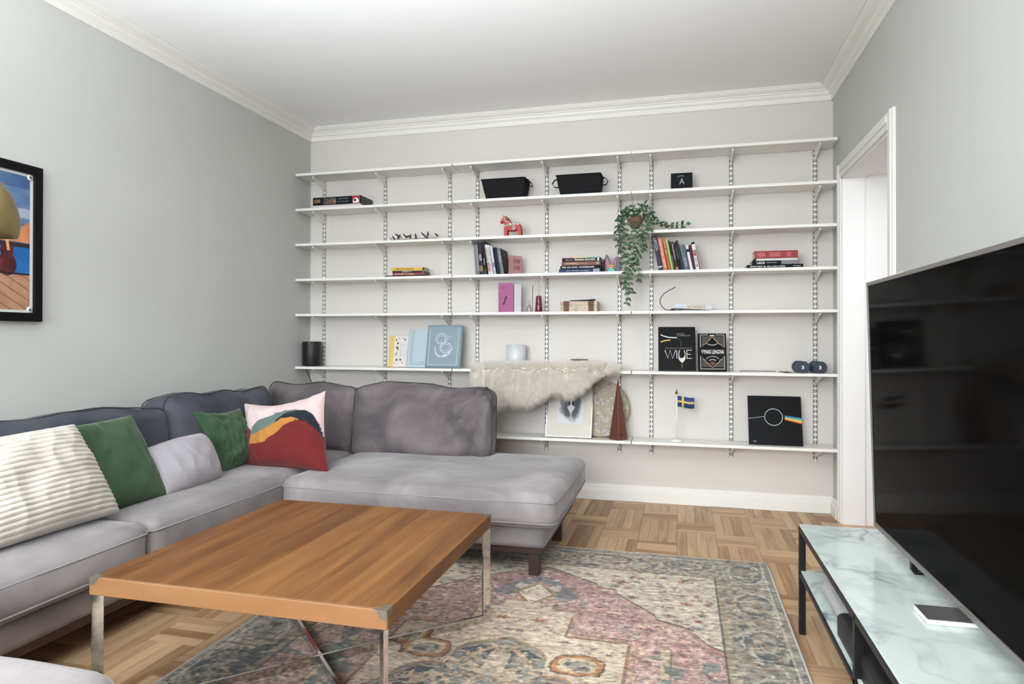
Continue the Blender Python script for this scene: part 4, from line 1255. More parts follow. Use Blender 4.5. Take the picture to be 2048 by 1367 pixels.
# dumbbells
def dumbbell(cx_, label):
    r = thing('dumbbell', label, 'dumbbell', (cx_, -.12, SZ[5]), group='dark blue dumbbells')
    nav = P('navy_vinyl', (34, 46, 66), .45)
    rr = .0385
    ol = []
    for k in range(48):
        a = 2 * PI * k / 48 + PI / 48
        x_, z_ = 1.03 * rr * math.cos(a), rr * math.sin(a)
        z_ = max(-.0355, min(.0355, z_))
        ol.append((cx_ + x_, zb6 + .0355 + z_))
    for (ya, yb) in ((-.200, -.152), (-.088, -.040)):
        m_ = MB(); m_.prism(ol, ya + .003, yb - .003, 'Y')
        cc = (cx_, zb6 + .0355)
        inn = [(cc[0] + (a - cc[0]) * .93, cc[1] + (b_ - cc[1]) * .93) for a, b_ in ol]
        m_.prism(inn, ya, yb, 'Y'); m_.build('weight_head', nav, r)
    m_ = MB(); m_.lathe([(.013, -.152), (.015, -.12), (.013, -.088)], (cx_, 0, zb6 + .0355), 20, ax='Y'); m_.build('handle', nav, r)
    text('3', T(cx_ - .007, -.2006, zb6 + .025), .014, .021, WHITE_INK, r, off=.03)


dumbbell(3.444, 'dark blue rounded dumbbell marked 3, left of the pair')
dumbbell(3.540, 'dark blue rounded dumbbell marked 3, right of the pair')

# spiral notebook, keys
r = thing('notebook', 'white spiral-bound notebook lying on the shelf left of the dumbbells', 'notebook', (3.2, -.12, SZ[5]))
m_ = MB(); m_.box(3.095, 3.305, -.19, -.05, zb6, zb6 + .006, .001); m_.build('page_block', P('mauve_white', (214, 204, 202), .7), r)
m_ = MB()
for k in range(26):
    x_ = 3.100 + k * .0076
    m_.tube([(x_ + .002 * math.cos(a), -.186 + .006 * math.cos(a), zb6 + .0065 + .006 * math.sin(a)) for a in [rad(-20 + 220 * q / 6) for q in range(7)]], .0009, 4)
m_.build('spiral_binding', P('dark_wire', (58, 52, 50), .4, metal=.6), r)
m_ = MB(); m_.tube([(3.31, -.18, zb6 + .004), (3.325, -.185, zb6 + .009), (3.34, -.18, zb6 + .004), (3.352, -.186, zb6 + .008), (3.365, -.182, zb6 + .004), (3.385, -.184, zb6 + .003)], [.002, .003, .0035, .003, .004, .002], 6)
m_.box(3.345, 3.372, -.172, -.158, zb6, zb6 + .007, .002)
tag(m_.build('key_bunch', P('dark_keys', (70, 66, 60), .4, metal=.5)), 'small dark bunch of keys between notebook and dumbbells', 'keys')

# ---- lowest row
zb7 = SZ[6] + .0003
# framed drawing
r = thing('framed_drawing', 'thin silver frame with a soft charcoal drawing of a dog, standing on the lowest shelf', 'picture', (2.01, -.1, SZ[6]))
FW, FH, LN = .309, .400, 19.5
M = T(1.857, -.172, zb7 + .0047) @ Rx(-LN)
sil = P('silver_frame', (196, 188, 180), .25, metal=.8)
m_ = MB(M); m_.box(0, FW, 0, .014, 0, .007, .001); m_.box(0, FW, 0, .014, FH - .007, FH, .001); m_.box(0, .007, 0, .014, .007, FH - .007, .001); m_.box(FW - .007, FW, 0, .014, .007, FH - .007, .001); m_.build('frame', sil, r)
m_ = MB(M); m_.box(.006, FW - .006, .005, .012, .006, FH - .006); m_.build('mount', P('cream_mount', (222, 214, 202), .8), r)
gx, gy = np.meshgrid(np.linspace(0, 1, 90), np.linspace(0, 1, 110))
def npnoise(shape, sc, seed, sx=1.0, sy=1.0, octv=3):
    rs = np.random.RandomState(seed)
    out = np.zeros(shape); amp, tot = 1.0, 0
    for o_ in range(octv):
        ny, nx = max(2, int(sc * sy * 2 ** o_)), max(2, int(sc * sx * 2 ** o_))
        g_ = rs.rand(ny + 1, nx + 1)
        yi = np.linspace(0, ny - 1e-6, shape[0]); xi = np.linspace(0, nx - 1e-6, shape[1])
        y0i, x0i = yi.astype(int), xi.astype(int)
        fy, fx = (yi - y0i)[:, None], (xi - x0i)[None, :]
        fy, fx = fy * fy * (3 - 2 * fy), fx * fx * (3 - 2 * fx)
        a_ = g_[y0i][:, x0i]; b__ = g_[y0i][:, x0i + 1]; c__ = g_[y0i + 1][:, x0i]; d__ = g_[y0i + 1][:, x0i + 1]
        out += amp * ((a_ * (1 - fx) + b__ * fx) * (1 - fy) + (c__ * (1 - fx) + d__ * fx) * fy)
        tot += amp; amp *= .5
    return out / tot
nz_ = npnoise(gx.shape, 6, 3)
img = np.ones(gx.shape + (3,)) * np.array([.88, .88, .89])
dd = np.sqrt(((gx - .5) / .42) ** 2 + ((gy - .52) / .46) ** 2)
mask = np.clip((1.05 - dd + (nz_ - .5) * .5) * 3.5, 0, 1) * (gy < .80)
tone = .40 + .22 * (nz_ - .5) + .10 * (gx < .28)
img = img * (1 - mask[..., None]) + (tone[..., None] * np.array([1, 1, 1.03])) * mask[..., None]
bar = (np.abs(gy - (.80 + .02 * gx)) < .03) & (gx > .06) & (gx < .95); img[bar] = [.66, .68, .72]
top = (gy > .86) & (gx > .08) & (gx < .92); img[top] = (.22 + .5 * nz_[top])[:, None]
dog = ((gx - .52) / .12) ** 2 + ((gy - .62) / .10) ** 2 < 1; img[dog] = [.20, .20, .21]
chest = (np.abs(gx - .52) < np.minimum((gy - .28) * .75, .17 - np.clip(gy - .47, 0, 1) * 1.6)) & (gy < .56) & (gy > .28); img[chest] = [.88, .89, .91]
blz = (np.abs(gx - .52) < .028) & (gy > .5) & (gy < .72); img[blz] = [.88, .89, .91]
leg = (np.abs(gx - .53) < .022) & (gy < .30) & (gy > .14); img[leg] = [.80, .81, .83]
raster('charcoal_drawing', img, M @ T(.072, .0045, .095), .176, .225, attr_mat('drawing_paper', .8), r)
m_ = MB(M); m_.box(.006, FW - .006, .0025, .004, .006, FH - .006); m_.build('glazing', P('picture_glass', (250, 250, 250), .02, trans=1.0, vary=0, ior=1.1), r)

# round floral tray
r = thing('round_tray', 'round beige tray with white floral print leaning behind the wooden pyramid', 'tray', (2.215, -.08, SZ[6]))
RT = .190
LN = 12
M = T(2.215, -.100, zb7 + .0030) @ Rx(-LN) @ T(0, 0, RT)
m_ = MB(M)
m_.lathe([(RT - .004, 0), (RT, .002), (RT, .010), (RT - .004, .012)], (0, 0, 0), 56, ax='Y'); m_.build('rim', P('tray_edge', (150, 132, 100), .5), r)
N_ = 120
gx, gy = np.meshgrid(np.linspace(-1, 1, N_), np.linspace(-1, 1, N_))
img = np.ones((N_, N_, 3)) * np.array([.60, .55, .46]) * (.92 + .16 * npnoise((N_, N_), 8, 5))[..., None]
rs = np.random.RandomState(6)
for k in range(190):
    fx, fy, fr_ = rs.uniform(-1, 1), rs.uniform(-1, 1), rs.uniform(.035, .085)
    a_ = np.arctan2(gy - fy, gx - fx); d_ = np.hypot(gx - fx, gy - fy)
    pet = d_ < fr_ * (.55 + .45 * np.abs(np.cos(a_ * 2.5)))
    img[pet] = np.array([.70, .66, .64]) * rs.uniform(.75, 1.08)
    img[(d_ < fr_ * .72) & (d_ > fr_ * .6)] = [.45, .36, .34]
    img[d_ < fr_ * .25] = [.42, .34, .30]
# drop the corners: build a round sheet
rows_ = 70; ang_ = 140
vs, fs, cols_ = [], [], []
for i_ in range(rows_ + 1):
    for j_ in range(ang_):
        rr = (RT - .004) * i_ / rows_; a_ = 2 * PI * j_ / ang_
        vs.append((rr * math.cos(a_), -.0008, rr * math.sin(a_)))
        u_, v_ = rr * math.cos(a_) / RT, rr * math.sin(a_) / RT
        cols_.append(img[int((v_ + 1) / 2 * (N_ - 1)), int((u_ + 1) / 2 * (N_ - 1))])
for i_ in range(rows_):
    for j_ in range(ang_):
        fs.append((i_ * ang_ + j_, i_ * ang_ + (j_ + 1) % ang_, (i_ + 1) * ang_ + (j_ + 1) % ang_, (i_ + 1) * ang_ + j_))
m_ = MB(M); m_.add(vs, fs)
o = m_.build('floral_print', attr_mat('tray_print', .45), r)
ca = o.data.color_attributes.new('Col', 'FLOAT_COLOR', 'POINT')
c_ = np.array(cols_); c_ = ((np.clip(c_, 0, 1) + .055) / 1.055) ** 2.4
ca.data.foreach_set('color', np.concatenate([c_, np.ones((len(c_), 1))], 1).ravel().astype(np.float32))
m_ = MB(M); m_.lathe([(.0005, .001), (RT - .003, .001), (RT - .003, .009), (.0005, .009)], (0, 0, 0), 48, ax='Y'); m_.build('board', P('tray_edge', (150, 132, 100), .5), r)

# wooden pyramid
r = thing('wooden_pyramid', 'tall narrow reddish-brown wooden pyramid on the lowest shelf', 'ornament', (2.339, -.150, SZ[6]))
redw = P('red_brown_wood', (98, 58, 48), .4, vary=.15, vscale=20)
ax_, az_ = 2.337, SZ[6] + .393
bx = [(2.279, -.150), (2.345, -.205), (2.400, -.150), (2.335, -.100)]
m_ = MB()
tipz = az_
vs = [(a, b_, zb7) for a, b_ in bx] + [(ax_ - .002, -.150, tipz), (ax_ + .002, -.150, tipz)]
m_.add(vs, [(3, 2, 1, 0), (0, 1, 4), (1, 5, 4), (1, 2, 5), (2, 3, 5), (3, 4, 5), (3, 0, 4)]); m_.build('body', redw, r)
m_ = MB(); m_.tube([(2.3452, -.2056, zb7 + .001), (ax_, -.1512, tipz)], [.0022, .0012], 6); m_.build('front_edge', P('pale_edge_wood', (150, 96, 76), .4), r)
nrm = (Vector((.055, .055, 0)).cross(Vector((ax_ - 2.345, .055, tipz - zb7)))).normalized()
pc = Vector((2.362, -.186, zb7 + .036))
Me = T(*pc) @ nrm.to_track_quat('-Y', 'Z').to_matrix().to_4x4()
m_ = MB(Me); m_.lathe([(.0005, -.0016), (.0105, -.0012), (.0115, .004)], (0, 0, 0), 20, ax='Y'); m_.build('emblem', P('emblem_dark', (48, 38, 36), .4), r)

# little flag
r = thing('table_flag', 'small blue flag with yellow cross on a white pole and round base', 'flag', (2.708, -.13, SZ[6]))
wl = P('white_lacquer', (224, 224, 222), .25)
m_ = MB(); m_.lathe([(.040, 0), (.041, .004), (.036, .010), (.016, .014), (.0005, .016)], (2.704, -.13, zb7), 32); m_.build('base', wl, r)
m_ = MB(); m_.tube([(2.708, -.13, zb7 + .012), (2.708, -.13, zb7 + .300)], .0042, 12); m_.build('pole', wl, r)
m_ = MB(); m_.lathe([(.0005, 0), (.006, .003), (.0095, .010), (.0095, .014), (.005, .021), (.003, .024), (.0035, .030), (.0005, .033)], (2.706, -.13, zb7 + .298), 16); m_.build('finial', P('antique_gold', (126, 104, 62), .35, metal=.8), r)


def flag_part(u0, u1, v0, v1, off, nm, mat, par):
    n = 20; vs, fs = [], []
    for side in (-1, 1):
        for i_ in range(n + 1):
            u = u0 + (u1 - u0) * i_ / n
            for v in (v0, v1):
                y_ = -.13 + .006 * math.sin(u * 5.2) + side * off
                z_ = zb7 + .222 + .068 * v - .010 * math.sin(u * PI * .9) * 1.0 * u - .006 * u
                vs.append((2.711 + .104 * u, y_, z_))
    for i_ in range(n):
        a = i_ * 2
        fs.append((a, a + 2, a + 3, a + 1)); b_ = a + 2 * (n + 1); fs.append((b_, b_ + 1, b_ + 3, b_ + 2))
        fs.append((a, b_, b_ + 2, a + 2)); fs.append((a + 1, a + 3, b_ + 3, b_ + 1))
    fs.append((0, 1, 2 * (n + 1) + 1, 2 * (n + 1)))
    e = 2 * n; fs.append((e, e + 2 * (n + 1), e + 1 + 2 * (n + 1), e + 1))
    m_ = MB(); m_.add(vs, fs, True)
    return m_.build(nm, mat, par)


fl = flag_part(0, 1, 0, 1, .0008, 'cloth', P('flag_blue', (32, 62, 112), .6), r)
yel = P('flag_yellow', (222, 186, 86), .6)
flag_part(0, 1, .41, .59, .0013, 'cross', yel, fl); flag_part(.27, .39, 0, 1, .0014, 'cross', yel, fl)

# square black sleeve with a plain abstract print
r = thing('record_sleeve', 'square black record sleeve with thin pale lines and a short rainbow band', 'record sleeve', (3.30, -.1, SZ[6]))
LN = 17.5
M = T(3.142, -.150, zb7 + .0013) @ Rx(-LN)
m_ = MB(M); m_.box(0, .313, 0, .004, 0, .309, .0008); m_.build('sleeve', bcol((30, 30, 32), .35), r)
Ms = M @ T(0, -.0006, 0)
pal = P('pale_line', (196, 216, 214), .5)
m_ = MB(); ribbon(arc(.150, .175, .052, .052, 0, 360, 40), .003, Ms, m_); m_.build('printed_ring', pal, r)
m_ = MB(); ribbon([(0, .162), (.098, .178)], .002, Ms, m_); m_.build('printed_line', pal, r)
for k, c_ in enumerate([(60, 110, 180), (70, 160, 170), (110, 170, 80), (226, 206, 80), (226, 140, 50), (204, 64, 40)]):
    m_ = MB(); ribbon([(.215, .184 - k * .0045), (.312, .170 - k * .0062)], .0058, Ms, m_); m_.build('printed_band', P('band_%d' % k, c_, .5), r)
text('STEREO', Ms @ T(.026, 0, .016), .020, .008, PALE_INK, r)

# ------------------------------------------------------------------ sheepskin
r = thing('sheepskin', 'long-haired off-white sheepskin draped over the front of the middle shelf', 'sheepskin', (1.85, -.22, .75))
XA, XB = 1.370, 2.350
ctop = [(0, .045), (.03, .07), (.10, .075), (.5, .075), (.8, .07), (.92, .06), (1.0, .03)]
cbot = [(0, .30), (.05, .36), (.10, .38), (.14, .345), (.20, .285), (.27, .255), (.34, .268), (.40, .270), (.46, .238), (.52, .205), (.56, .170), (.60, .178), (.645, .200), (.70, .195), (.745, .172), (.79, .135), (.84, .09), (.90, .045), (.95, .025), (1.0, .012)]
def interp(tb, t):
    for i_ in range(len(tb) - 1):
        if t <= tb[i_ + 1][0]:
            a, b_ = tb[i_], tb[i_ + 1]
            f = (t - a[0]) / (b_[0] - a[0]); return a[1] + (b_[1] - a[1]) * f
    return tb[-1][1]
NU, NV = 90, 34
skin = []
for i_ in range(NU + 1):
    u = i_ / NU
    x_ = XA + (XB - XA) * u
    bot = interp(cbot, u) - .024
    bot = max(bot, .004)
    wb = .06                                    # strip lying on the board
    rowp = []
    for j_ in range(NV + 1):
        s_ = (wb + .03 + bot) * j_ / NV
        if s_ < wb:
            p = Vector((x_, -.155 - (.055) * s_ / wb, SZ[5] + .006 + .004 * noise.noise(Vector((x_ * 8, s_ * 10, 0)))))
        elif s_ < wb + .03:
            a = (s_ - wb) / .03 * PI / 2
            p = Vector((x_, -.210 - .019 * math.sin(a), SZ[5] + .006 - .019 * (1 - math.cos(a))))
        else:
            dz = s_ - wb - .03
            p = Vector((x_, -.229 - .012 * math.sin(dz * 9) - .008 * noise.noise(Vector((x_ * 6, dz * 6, 4))), SZ[5] - .013 - dz))
        rowp.append(p)
    skin.append(rowp)
m_ = MB()
vs = [p for rw in skin for p in rw]
fs = []
for i_ in range(NU):
    for j_ in range(NV):
        a = i_ * (NV + 1) + j_
        fs.append((a, a + NV + 1, a + NV + 2, a + 1))
m_.add(vs, fs, True)
hide_o = m_.build('hide', P('sheep_hide', (212, 198, 182), .9), r)
# the thick woolly underfur: the hide swollen outwards, thinning to its edges
Sk = np.array([[tuple(p) for p in rw] for rw in skin])
gu_ = np.gradient(Sk, axis=0); gv_ = np.gradient(Sk, axis=1)
gn = np.cross(gu_, gv_); gn /= np.linalg.norm(gn, axis=2, keepdims=True)
if gn[NU // 2, NV // 2, 1] > 0: gn = -gn
ue = np.minimum(np.arange(NU + 1), NU - np.arange(NU + 1)) / 14.0; ve = (NV - np.arange(NV + 1)) / 9.0; vt = np.arange(NV + 1) / 4.0
tap = np.sqrt(np.clip(np.minimum(np.minimum(ue[:, None], ve[None, :]), np.maximum(vt, .15)[None, :]), 0, 1))
nzs = np.array([[noise.noise(Vector((p[0] * 14, p[2] * 14, 2))) + .5 * noise.noise(Vector((p[0] * 40, p[2] * 40, 5))) for p in rw] for rw in skin])
puff = Sk + gn * (tap * (.024 + .008 * nzs))[..., None]
m_ = MB(); m_.add([tuple(p) for rw in puff for p in rw], fs, True)
m_.build('underfur', P('wool', (226, 217, 205), .95, vary=.05, vscale=20, sheen=.3, bump=.8, bscale=220), r)
skin = [[Vector(p) for p in rw] for rw in (puff - gn * (tap * .010)[..., None])]
# dense pile of hair, tapered strips
rs = np.random.RandomState(12)
NH = 70000
hv = np.zeros((NH, 5, 3)); tipm = np.zeros(NH)
Sk = np.array([[tuple(p) for p in rw] for rw in skin])
du = Sk[1:, :-1] - Sk[:-1, :-1]; dv = Sk[:-1, 1:] - Sk[:-1, :-1]
nrm_ = np.cross(dv, du); nrm_ /= np.linalg.norm(nrm_, axis=2, keepdims=True)
# area-weighted choice of cells
ar = (np.linalg.norm(du, axis=2) * np.linalg.norm(dv, axis=2)).ravel(); ar = ar / ar.sum()
cell = rs.choice(len(ar), NH, p=ar); ci, cj = cell // NV, cell % NV
fu, fv = rs.rand(NH, 1), rs.rand(NH, 1)
root = Sk[ci, cj] + du[ci, cj] * fu + dv[ci, cj] * fv
nn_ = nrm_[ci, cj]
nn_ = gn[ci, cj]
dn = dv[ci, cj]; dn = dn / np.linalg.norm(dn, axis=1, keepdims=True)
ln = rs.uniform(.026, .042, (NH, 1))
top_cells = (Sk[ci, cj][:, 2] > SZ[5] - .004)
ln = np.where(top_cells[:, None], ln * 1.25, ln)
edge_u = ((ci < 3) | (ci > NU - 4))[:, None]
side = np.where((ci < 8)[:, None], -1.0, np.where((ci > NU - 9)[:, None], 1.0, 0.0)) * np.array([[1, 0, 0]])
# locks: hairs in one small patch lean the same way
lock = np.array([[noise.noise(Vector((p[0] * 28, p[2] * 28, 3))), 0, noise.noise(Vector((p[0] * 28, p[2] * 28, 9)))] for p in root])
d0 = nn_ * 1.0 + lock * .45 + side * .8 + rs.normal(0, .13, (NH, 3)) + dn * .25
d0 /= np.linalg.norm(d0, axis=1, keepdims=True)
droop = np.where(top_cells[:, None], dn * .35, np.array([[0, 0, -1.0]]))
p0 = root
p1 = p0 + d0 * ln * .45
d1 = d0 * .7 + droop * .7; d1 /= np.linalg.norm(d1, axis=1, keepdims=True)
p2 = p1 + d1 * ln * .55
wv = np.cross(d0, np.array([[0, 1, 0.15]])) ; wv /= (np.linalg.norm(wv, axis=1, keepdims=True) + 1e-6); wv *= .0008
hv[:, 0] = p0 - wv; hv[:, 1] = p0 + wv; hv[:, 2] = p1 - wv * .8; hv[:, 3] = p1 + wv * .8; hv[:, 4] = p2
org = np.array(WM[r].translation)
me = bpy.data.meshes.new('fur')
me.vertices.add(NH * 5); me.vertices.foreach_set('co', (hv - org).reshape(-1))
bse = (np.arange(NH) * 5)[:, None]
lp = np.concatenate([bse + np.array([[0, 1, 3, 2]]), bse + np.array([[2, 3, 4]])], 1).ravel().astype(np.int32)
me.loops.add(NH * 7); me.loops.foreach_set('vertex_index', lp)
me.polygons.add(NH * 2)
ls = np.stack([np.arange(NH) * 7, np.arange(NH) * 7 + 4], 1).ravel().astype(np.int32)
me.polygons.foreach_set('loop_start', ls); me.polygons.foreach_set('loop_total', np.tile([4, 3], NH).astype(np.int32))
me.update(calc_edges=True)
ca = me.color_attributes.new('Col', 'FLOAT_COLOR', 'POINT')
basec = np.array([.985, .965, .94]); 
shade = rs.uniform(.94, 1.06, (NH, 1))
ctip = basec * shade
# the hem hairs of the hide are naturally browner
hem = np.clip((cj / NV - .86) / .14, 0, 1)[:, None]
ctip = ctip * (1 - hem * .45) + np.array([[.52, .44, .38]]) * hem * .45
cc_ = np.repeat(ctip[:, None, :], 5, 1)
cc_[:, :2] *= .97
cc_ = np.clip(cc_, 0, 1); cc_ = ((cc_ + .055) / 1.055) ** 2.4
ca.data.foreach_set('color', np.concatenate([cc_.reshape(-1, 3), np.ones((NH * 5, 1))], 1).ravel().astype(np.float32))
fm = attr_mat('sheep_hair', .8, .2, sheen=.2)
fnt = fm.node_tree; fb = fnt.nodes['Principled BSDF']
ftr = fnt.nodes.new('ShaderNodeBsdfTranslucent'); fmx = fnt.nodes.new('ShaderNodeMixShader'); fmx.inputs[0].default_value = .6
fnt.links.new(fnt.nodes['Attribute'].outputs['Color'], ftr.inputs['Color'])
fnt.links.new(fb.outputs[0], fmx.inputs[1]); fnt.links.new(ftr.outputs[0], fmx.inputs[2]); fnt.links.new(fmx.outputs[0], fnt.nodes['Material Output'].inputs['Surface'])
me.materials.append(fm)
o = bpy.data.objects.new('fur', me); COL.objects.link(o); o.parent = r; WM[o] = WM[r]; o['kind'] = 'stuff'

# ------------------------------------------------------------------ hanging plant
r = thing('hanging_plant', 'hanging leafy green trailing plant in a small reddish-brown pot', 'plant', (2.435, -.235, 1.80))
potc = (2.455, -.262, 1.805)
m, nt, b = new_mat('moss_pot'); MATS['moss_pot'] = m
tc = nt.nodes.new('ShaderNodeTexCoord'); sx = nt.nodes.new('ShaderNodeSeparateXYZ'); nt.links.new(tc.outputs['Object'], sx.inputs[0])
nz = nt.nodes.new('ShaderNodeTexNoise'); nz.inputs['Scale'].default_value = 40; nt.links.new(tc.outputs['Object'], nz.inputs['Vector'])
ma = nt.nodes.new('ShaderNodeMath'); ma.operation = 'MULTIPLY_ADD'; ma.inputs[1].default_value = .05; nt.links.new(nz.outputs['Fac'], ma.inputs[0]); nt.links.new(sx.outputs['Z'], ma.inputs[2])
mr = nt.nodes.new('ShaderNodeMapRange'); mr.inputs['From Min'].default_value = -.02; mr.inputs['From Max'].default_value = .07; nt.links.new(ma.outputs[0], mr.inputs['Value'])
rr_ = ramp(nt, [(.1, (104, 128, 84)), (.42, (96, 84, 70)), (.7, (112, 72, 64))]); nt.links.new(mr.outputs[0], rr_.inputs[0]); nt.links.new(rr_.outputs[0], b.inputs['Base Color']); b.inputs['Roughness'].default_value = .9
m_ = MB(); m_.lathe([(.004, -.030), (.022, -.026), (.040, -.004), (.048, .022), (.050, .038), (.044, .040), (.030, .034), (.0005, .034)], potc, 28); m_.build('pot', m, r)
m_ = MB(); m_.tube([(2.428, -.212, 2.013), (2.430, -.225, 2.008), (2.432, -.24, 1.98), (2.440, -.26, 1.93), (2.452, -.262, 1.845)], .0012, 5)
m_.build('hook_wire', P('wire', (150, 140, 128), .4, metal=.5), r)
stem_m = P('plant_stem', (92, 96, 60), .7)
leaf_ms = [P('leaf_green_a', (56, 86, 58), .5, vary=.2, vscale=60), P('leaf_green_b', (70, 102, 66), .5, vary=.2, vscale=60), P('leaf_green_c', (44, 68, 50), .5, vary=.2, vscale=60)]
# leaf prototype: pointed oval with a folded midrib
def leaf_mesh(mat, L, wd):
    m_ = MB(); n = 5
    vs = [(0, 0, 0)]
    for k in range(1, n):
        t = k / n
        w_ = wd * math.sin(PI * t ** .8) * (1 - .25 * t)
        zc = .10 * L * math.sin(PI * t)
        vs += [(-w_, t * L, zc + .25 * w_), (0, t * L, zc - .002), (w_, t * L, zc + .25 * w_)]
    vs.append((0, L, 0))
    fs = [(0, 2, 1), (0, 3, 2)]
    for k in range(n - 2):
        a = 1 + 3 * k
        fs += [(a, a + 1, a + 4, a + 3), (a + 1, a + 2, a + 5, a + 4)]
    a = 1 + 3 * (n - 2); e = len(vs) - 1
    fs += [(a, a + 1, e), (a + 1, a + 2, e)]
    m_.add(vs, fs, True)
    return m_.build('leaf', mat, origin=(0, 0, 0))
protos = [leaf_mesh(leaf_ms[k], (.034, .030, .032)[k], (.0105, .010, .0095)[k]) for k in range(3)]
for p_ in protos: p_.name = 'leaf'
rnd = random.Random(21)
def cr(*p): return smooth_path(p, 5)
stems = [
    cr((2.450, -.27, 1.84), (2.40, -.285, 1.86), (2.37, -.285, 1.80), (2.385, -.28, 1.70), (2.375, -.28, 1.62), (2.40, -.275, 1.53), (2.385, -.275, 1.44), (2.405, -.27, 1.36), (2.402, -.265, 1.30)),
    cr((2.460, -.275, 1.84), (2.47, -.30, 1.82), (2.46, -.30, 1.74), (2.44, -.30, 1.66), (2.455, -.295, 1.58), (2.43, -.29, 1.50), (2.42, -.285, 1.42), (2.43, -.28, 1.37)),
    cr((2.450, -.27, 1.85), (2.43, -.27, 1.90), (2.40, -.27, 1.89), (2.36, -.275, 1.85), (2.345, -.28, 1.79), (2.335, -.28, 1.745)),
    cr((2.470, -.265, 1.85), (2.50, -.27, 1.89), (2.54, -.27, 1.87), (2.555, -.275, 1.81), (2.53, -.28, 1.75), (2.52, -.28, 1.69), (2.50, -.28, 1.64)),
    cr((2.455, -.265, 1.85), (2.44, -.26, 1.92), (2.438, -.255, 1.945)),
    cr((2.445, -.27, 1.84), (2.41, -.29, 1.83), (2.395, -.29, 1.76), (2.42, -.29, 1.70), (2.40, -.285, 1.63), (2.425, -.28, 1.57), (2.41, -.28, 1.50), (2.40, -.275, 1.42)),
    cr((2.470, -.27, 1.85), (2.52, -.28, 1.84), (2.53, -.285, 1.78), (2.50, -.285, 1.73), (2.49, -.285, 1.68), (2.455, -.28, 1.63), (2.45, -.28, 1.58)),
    cr((2.440, -.27, 1.85), (2.38, -.28, 1.87), (2.36, -.28, 1.82), (2.36, -.28, 1.75), (2.345, -.28, 1.69), (2.36, -.28, 1.64)),
    cr((2.450, -.27, 1.86), (2.41, -.265, 1.92), (2.39, -.265, 1.90)),
    cr((2.460, -.27, 1.86), (2.49, -.265, 1.93), (2.53, -.265, 1.91), (2.56, -.27, 1.86)),
    cr((2.460, -.27, 1.84), (2.50, -.29, 1.80), (2.49, -.295, 1.72), (2.51, -.29, 1.65), (2.47, -.285, 1.60), (2.46, -.285, 1.54), (2.485, -.28, 1.48), (2.475, -.28, 1.43)),
    cr((2.455, -.26, 1.85), (2.48, -.25, 1.90), (2.52, -.245, 1.90), (2.55, -.24, 1.87)),
    cr((2.475, -.262, 1.845), (2.53, -.235, 1.86), (2.58, -.21, 1.83), (2.62, -.195, 1.805), (2.68, -.185, 1.803), (2.74, -.18, 1.806), (2.79, -.175, 1.803)),
    cr((2.475, -.262, 1.835), (2.54, -.225, 1.84), (2.60, -.195, 1.80), (2.66, -.175, 1.788), (2.74, -.165, 1.785)),
]
tot_ = sum((st[i_ + 1] - st[i_]).length for st in stems for i_ in range(len(st) - 1))
nl = 0
for si, st in sorted(enumerate(stems), key=lambda t: -t[0]):
    m_ = MB(); m_.tube(st, [.0016] * (len(st) - 1) + [.0006], 5); m_.build('stem', stem_m, r)
    L_ = 0; last = 0
    density = max(.018, tot_ * 2 / 272)
    for i_ in range(1, len(st)):
        seg = st[i_] - st[i_ - 1]; d = seg.length
        pos = last
        while pos < d:
            p = st[i_ - 1] + seg * (pos / d)
            for sgn in (-1, 1):
                k = rnd.randrange(3)
                if nl < 3: o = protos[nl]; 
                else:
                    if nl >= 290: break
                    o = protos[k].copy(); COL.objects.link(o)
                o.parent = r; o['category_part'] = 1; del o['category_part']
                tang = seg.normalized()
                outw = tang.cross(Vector((0, -1, 0))).normalized() * sgn
                direc = (outw * .75 + tang * .45 + Vector((rnd.uniform(-.55, .55), rnd.uniform(-.5, .2), rnd.uniform(-.65, .35)))).normalized()
                if si >= 12:
                    direc.z = abs(direc.z) * .8 + .05
                nrm_l = (Vector((0, -1, .35)) + Vector((rnd.uniform(-.6, .6), 0, rnd.uniform(-.6, .6)))).normalized()
                xa = direc.cross(nrm_l).normalized(); za = xa.cross(direc)
                Mx = Matrix((xa, direc, za)).transposed().to_4x4()
                sc_ = rnd.uniform(.8, 1.2)
                loc = p - Vector(WM[r].translation)
                o.matrix_basis = Matrix.Translation(loc) @ Mx @ Matrix.Scale(sc_, 4)
                nl += 1
            pos += density
        last = pos - d

# ------------------------------------------------------------------ sofa
sofa = thing('corner_sofa', 'large L-shaped grey velvet corner sofa with shade-darkened back cushions', 'sofa', (.9, -1.6, 0))


